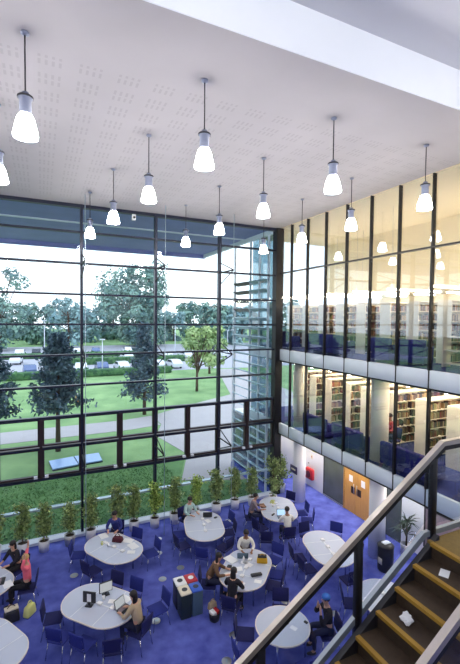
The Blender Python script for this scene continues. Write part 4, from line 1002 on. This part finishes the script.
# cars
def make_car(paint):
    t = thing('car', 'x', 'car', (0, 0, 0), 0, 'parked cars')
    prof = [(-2.05, 0.35), (2.05, 0.35), (2.1, 0.6), (2.0, 0.85), (1.1, 0.98), (0.5, 1.42), (-1.1, 1.45), (-1.85, 1.0), (-2.1, 0.85)]
    mb = MB(); zx(mb, prof, -0.82, 0.82); bmesh.ops.bevel(mb.bm, geom=list(mb.bm.edges), offset=0.06, segments=2, affect='EDGES'); mb.build('body', M[paint], t)
    mb = MB(); zx(mb, [(0.95, 1.0), (0.46, 1.37), (-1.05, 1.39), (-1.6, 1.03)], -0.829, 0.829); mb.build('side_window', M['carglass'], t)
    mb = MB(); zx(mb, [(1.09, 1.02), (0.55, 1.42), (0.52, 1.4), (1.05, 1.0)], -0.7, 0.7); mb.build('windscreen', M['carglass'], t)
    for sx in (-1.25, 1.3):
        for sy in (-0.83, 0.67): MB().cyl((sx, sy, 0.33), (sx, sy+0.16, 0.33), 0.33, 16).build('wheel', M['tyre'], t)
    for sy in (-0.6, 0.6): MB().rbox(2.03, 2.12, sy-0.16, sy+0.16, 0.62, 0.76, 0.02, 1).build('headlamp', M['paper'], t)
    return t
cars = {k: make_car(k) for k in ('carpaint_w', 'carpaint_b', 'carpaint_d')}; cused = set()
CNM = {'carpaint_w': 'white', 'carpaint_b': 'blue grey', 'carpaint_d': 'dark'}
CS = [('row by the clipped hedge', 48.5, [(-20, 0), (-16.5, 2), (-11.6, 1), (-4.6, 0), (-1.6, 1), (1.4, 0), (4.2, 1), (7.2, 0), (10.0, 0)]), ('row behind the dividing hedge', 63, [(-14, 0), (-3, 2), (5, 0), (9, 1), (13, 0), (17, 0), (21, 2), (25, 0)]), ('far row under the trees', 78, [(-14, 0), (-11, 2), (-3, 0), (1, 1), (8, 0), (13, 0), (24, 0), (30, 2)])]
for nm, y, lst in CS:
    for i, (x, c) in enumerate(lst):
        k = list(cars)[c]; lb = '%s car in the %s, %s towards the louvres' % (CNM[k], nm, ORD[i])
        rot = PI/2+0.25*((i*7) % 3-1)*0.3
        if k not in cused: cused.add(k); o = cars[k]; o.location = (x, y, ZG+0.03); o.rotation_euler = (0, 0, rot); o['label'] = lb
        else: dup(cars[k], (x, y, ZG+0.03), rot, lb)
# street lamps
for i, (x, y, h, dbl) in enumerate(((-9.5, 66, 7.5, 0), (14.5, 62, 7, 0), (21.5, 67, 5.6, 1), (29, 68, 5.6, 1), (-1.8, 46, 5, 0))):
    t = thing('street_lamp', '%s pale lamp post in the car park, %s counted towards the louvres' % ('twin armed' if dbl else 'slender', ['first', 'third', 'fourth', 'fifth', 'second'][i]), 'street lamp', (x, y, ZG), 0, 'car park lamp posts')
    MB().cyl((0, 0, 0), (0, 0, h), 0.09, 8, 0.06).build('pole', M['post'], t)
    if dbl: MB().cyl((-1.3, 0, h), (1.3, 0, h), 0.05, 6).build('arm', M['post'], t)
    for s in ((-1, 1) if dbl else (0,)): MB().rbox(s*1.4-0.4, s*1.4+0.4, -0.18, 0.18, h-0.02, h+0.14, 0.05).build('lamp_head', M['post'], t)
# trees
def crown_tree(name, label, loc, h, r, m, n, leaf, seed, grp=None, trunk_h=None, flat_=0.8, blobs=14, low=0.3):
    rnd = random.Random(seed); t = thing(name, label, 'tree', loc, rnd.uniform(0, 6), grp)
    th = trunk_h or h*0.5
    b = MB().cyl((0, 0, 0), (0, 0, th), h*0.018+0.05, 8, h*0.01+0.03)
    C = []
    for i in range(blobs):
        a = rnd.uniform(0, 2*PI); q = rnd.random()**0.5; zz = h*(low+(0.97-low)*rnd.random()); k = r*q*math.sqrt(max(0.05, 1-((zz/h-0.5)/0.62)**2))*0.85
        C.append((math.cos(a)*k, math.sin(a)*k, zz-h*0.06, r*rnd.uniform(0.22, 0.42)))
        b.cyl((0, 0, th*rnd.uniform(0.5, 0.98)), (C[-1][0], C[-1][1], C[-1][2]), 0.04+h*0.003, 5)
    b.build('trunk', M['bark'], t)
    mb = MB()
    def fn(R_):
        c = R_.choice(C); d = Vector((R_.gauss(0, 1), R_.gauss(0, 1), R_.gauss(0, 1))).normalized(); k = c[3]*R_.uniform(0.55, 1.05)
        return (c[0]+d.x*k, c[1]+d.y*k, c[2]+d.z*k*flat_), d+Vector((0, 0, 0.4))
    leaves(mb, n, fn, leaf, rnd); mb.build('crown', M[m], t); return t
def conifer(label, loc, h, r, seed, base=0.28, n=4600, leaf=0.3, grp='dark conifers on the lawn'):
    rnd = random.Random(seed); t = thing('conifer_tree', label, 'tree', loc, rnd.uniform(0, 6), grp)
    b = MB().cyl((0, 0, 0), (0, 0, h*0.95), 0.17, 8, 0.04); mb = MB(); br = []
    nl = 15
    for i in range(nl):
        f = i/(nl-1); z = h*(base+(0.96-base)*f); k = r*(1-f*0.85)*rnd.uniform(0.75, 1.1)
        for j in range(7):
            a = rnd.uniform(0, 2*PI); e = (math.cos(a)*k, math.sin(a)*k, z+0.25*k); b.cyl((0, 0, z), e, 0.03, 5, 0.012); br.append((z, e, k))
    b.build('trunk', M['bark'], t)
    def fn(R_):
        z, e, k = R_.choice(br); q = R_.random()**0.6
        return (e[0]*q+R_.gauss(0, 0.16), e[1]*q+R_.gauss(0, 0.16), z+(e[2]-z)*q+R_.gauss(0, 0.14)), (R_.gauss(0, 1), R_.gauss(0, 1), R_.gauss(0, 1)+0.6)
    leaves(mb, n, fn, leaf, rnd); mb.build('crown', M['conifer'], t); return t
conifer('dark conifer with a bare lower trunk standing over the pale blue table', (-9.1, 11.3, ZG), 7.4, 2.0, 21, 0.36)
conifer('dark conifer at the end of the lawn furthest from the louvres', (-13.1, 12.7, ZG), 7.3, 2.3, 22, 0.3)
conifer('dark conifer by the end of the path near the forecourt', (-1.9, 18.6, ZG), 7.9, 1.9, 23, 0.18)
crown_tree('young_tree', 'small round yellow green tree alone on the lawn', (6.2, 27.2, ZG), 7.6, 2.4, 'tree3', 1100, 0.5, 31, None, 3.2, 0.9, 14, 0.42)
crown_tree('young_tree', 'small yellow green tree behind the lone lawn tree', (13.0, 40.0, ZG), 7.5, 3.0, 'tree3', 1100, 0.6, 32, None, 3, 0.9, 14, 0.35)
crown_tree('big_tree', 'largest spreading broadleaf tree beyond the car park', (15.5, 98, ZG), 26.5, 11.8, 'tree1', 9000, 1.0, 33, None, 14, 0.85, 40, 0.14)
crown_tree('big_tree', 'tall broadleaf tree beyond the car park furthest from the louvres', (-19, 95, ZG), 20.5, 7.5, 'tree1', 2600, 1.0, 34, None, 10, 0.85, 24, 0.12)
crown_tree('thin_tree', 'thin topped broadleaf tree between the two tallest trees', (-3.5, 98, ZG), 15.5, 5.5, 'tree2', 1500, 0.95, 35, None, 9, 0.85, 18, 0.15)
R2 = random.Random(5)
NTH = ORD+['fifteenth', 'sixteenth', 'seventeenth', 'eighteenth', 'nineteenth', 'twentieth']
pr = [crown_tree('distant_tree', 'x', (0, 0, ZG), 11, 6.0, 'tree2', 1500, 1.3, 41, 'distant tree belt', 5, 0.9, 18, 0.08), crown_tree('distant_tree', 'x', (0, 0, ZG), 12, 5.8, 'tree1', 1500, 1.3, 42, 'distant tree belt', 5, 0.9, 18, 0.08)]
DT = [(x, 118+R2.uniform(-3, 6), R2.uniform(0.9, 1.1)) for x in range(-52, 70, 14)]
DT += [(x, 137+R2.uniform(-2, 3), R2.uniform(1.0, 1.25)) for x in range(-46, 70, 15)]
NFR = len(range(-52, 70, 14)); NBK = len(range(-46, 70, 15))
DT += [(35, 92, 1.05), (48, 98, 1.1), (61, 94, 1.2)]
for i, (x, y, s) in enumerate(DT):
    if i < NFR: lb = '%s tree in the front row of the far belt, %s from its end' % (['hazy blue green', 'hazy grey green'][i % 2], NTH[i])
    elif i < NFR+NBK: lb = '%s tree in the rear row of the far belt, %s from its end' % (['hazy blue green', 'hazy grey green'][i % 2], NTH[i-NFR])
    else: lb = '%s tree before the far belt, %s past the largest tree' % (['hazy blue green', 'hazy grey green'][i % 2], NTH[i-NFR-NBK])
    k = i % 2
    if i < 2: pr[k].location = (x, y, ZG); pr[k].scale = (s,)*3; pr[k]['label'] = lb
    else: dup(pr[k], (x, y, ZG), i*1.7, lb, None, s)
# pale panels lying on the lawn
t = thing('lawn_panel', 'pair of pale blue flat panels set low on the lawn under the conifer', 'panel', (-8.5, 8.9, ZG), 0)
for pts in ([(-9.66, 9.3), (-8.33, 9.55), (-8.16, 8.07), (-9.49, 7.85)], [(-8.26, 9.56), (-6.85, 9.62), (-6.83, 8.2), (-8.1, 8.08)]):
    p = MB().prism([(x+8.5, y-8.9) for x, y in pts], 0.06, 0.12).build('panel', M['outdoor'], t)
    cx = sum(q[0] for q in pts)/4+8.5; cy = sum(q[1] for q in pts)/4-8.9
    MB().prism([(cx+(x+8.5-cx)*1.03, cy+(y-8.9-cy)*1.05) for x, y in pts], 0.0, 0.059).build('kerb', M['dark'], p)
t = thing('marker_post', 'small orange marker post on the lawn', 'post', (-6.9, 25.3, ZG)); MB().cyl((0, 0, 0), (0, 0, 0.85), 0.14, 10).build('pole', M['orange'], t); MB().cyl((0, 0, 0.86), (0, 0, 1.05), 0.15, 10, 0.08).build('cap', M['paper'], t)

# ------------------------------------------------------------------ sky, camera, view
W = bpy.data.worlds.new('overcast'); SC.world = W; W.use_nodes = True
nt = W.node_tree; nt.nodes.clear()
tc = nt.nodes.new('ShaderNodeTexCoord'); sx = nt.nodes.new('ShaderNodeSeparateXYZ'); nt.links.new(tc.outputs['Generated'], sx.inputs[0])
rp = nt.nodes.new('ShaderNodeValToRGB'); e = rp.color_ramp.elements
e[0].position = 0.0; e[0].color = (0.93, 0.96, 1.0, 1); e[1].position = 0.9; e[1].color = (0.74, 0.85, 1.0, 1)
nt.links.new(sx.outputs[2], rp.inputs[0])
nz_ = nt.nodes.new('ShaderNodeTexNoise'); nz_.inputs['Scale'].default_value = 2.2; nz_.inputs['Detail'].default_value = 4; nt.links.new(tc.outputs['Generated'], nz_.inputs['Vector'])
mx = nt.nodes.new('ShaderNodeMixRGB'); mx.blend_type = 'MULTIPLY'; mx.inputs[0].default_value = 0.12; nt.links.new(rp.outputs[0], mx.inputs[1]); nt.links.new(nz_.outputs['Color'], mx.inputs[2])
bg = nt.nodes.new('ShaderNodeBackground'); bg.inputs[1].default_value = 1.9; nt.links.new(mx.outputs[0], bg.inputs[0])
out = nt.nodes.new('ShaderNodeOutputWorld'); nt.links.new(bg.outputs[0], out.inputs[0])
def area(name, loc, rot, sx_, sy_):
    l = bpy.data.lights.new(name, 'AREA'); l.shape = 'RECTANGLE'; l.size = sx_; l.size_y = sy_; l.cycles.is_portal = True
    o = bpy.data.objects.new(name, l); COL.objects.link(o); o.location = loc; o.rotation_euler = rot
area('window_portal', ((XL-0.2)/2, 0.3, 6.2), (-PI/2, 0, 0), 17, 12.2)
area('gallery_portal', (-8.75, -22.25, 10.2), (PI/2, 0, 0), 14.5, 4.0)

cam = bpy.data.cameras.new('camera'); co = bpy.data.objects.new('camera', cam); COL.objects.link(co); SC.camera = co
cam.sensor_fit = 'VERTICAL'; cam.sensor_height = 24.0; cam.lens = 400.5875/664*24.0; cam.clip_end = 1000; cam.clip_start = 0.05
r = Vector((0.90465963, -0.42600123, 0.01067295)); u = Vector((0.00613878, 0.03807153, 0.99925616)); f = Vector((0.42609069, 0.90392119, -0.03705691))
co.matrix_world = Matrix(((r.x, u.x, -f.x, -10.01976979), (r.y, u.y, -f.y, -16.01482881), (r.z, u.z, -f.z, 8.3), (0, 0, 0, 1)))
SC.view_settings.view_transform = 'Standard'; SC.view_settings.look = 'None'; SC.view_settings.exposure = 0.46; SC.view_settings.gamma = 1.0; SC.view_settings.use_curve_mapping = False
SC.cycles.max_bounces = 10; SC.cycles.diffuse_bounces = 5; SC.cycles.glossy_bounces = 4; SC.cycles.transparent_max_bounces = 32
SC.cycles.caustics_reflective = False; SC.cycles.caustics_refractive = False; SC.cycles.sample_clamp_indirect = 6.0
SC.cycles.use_denoising = True
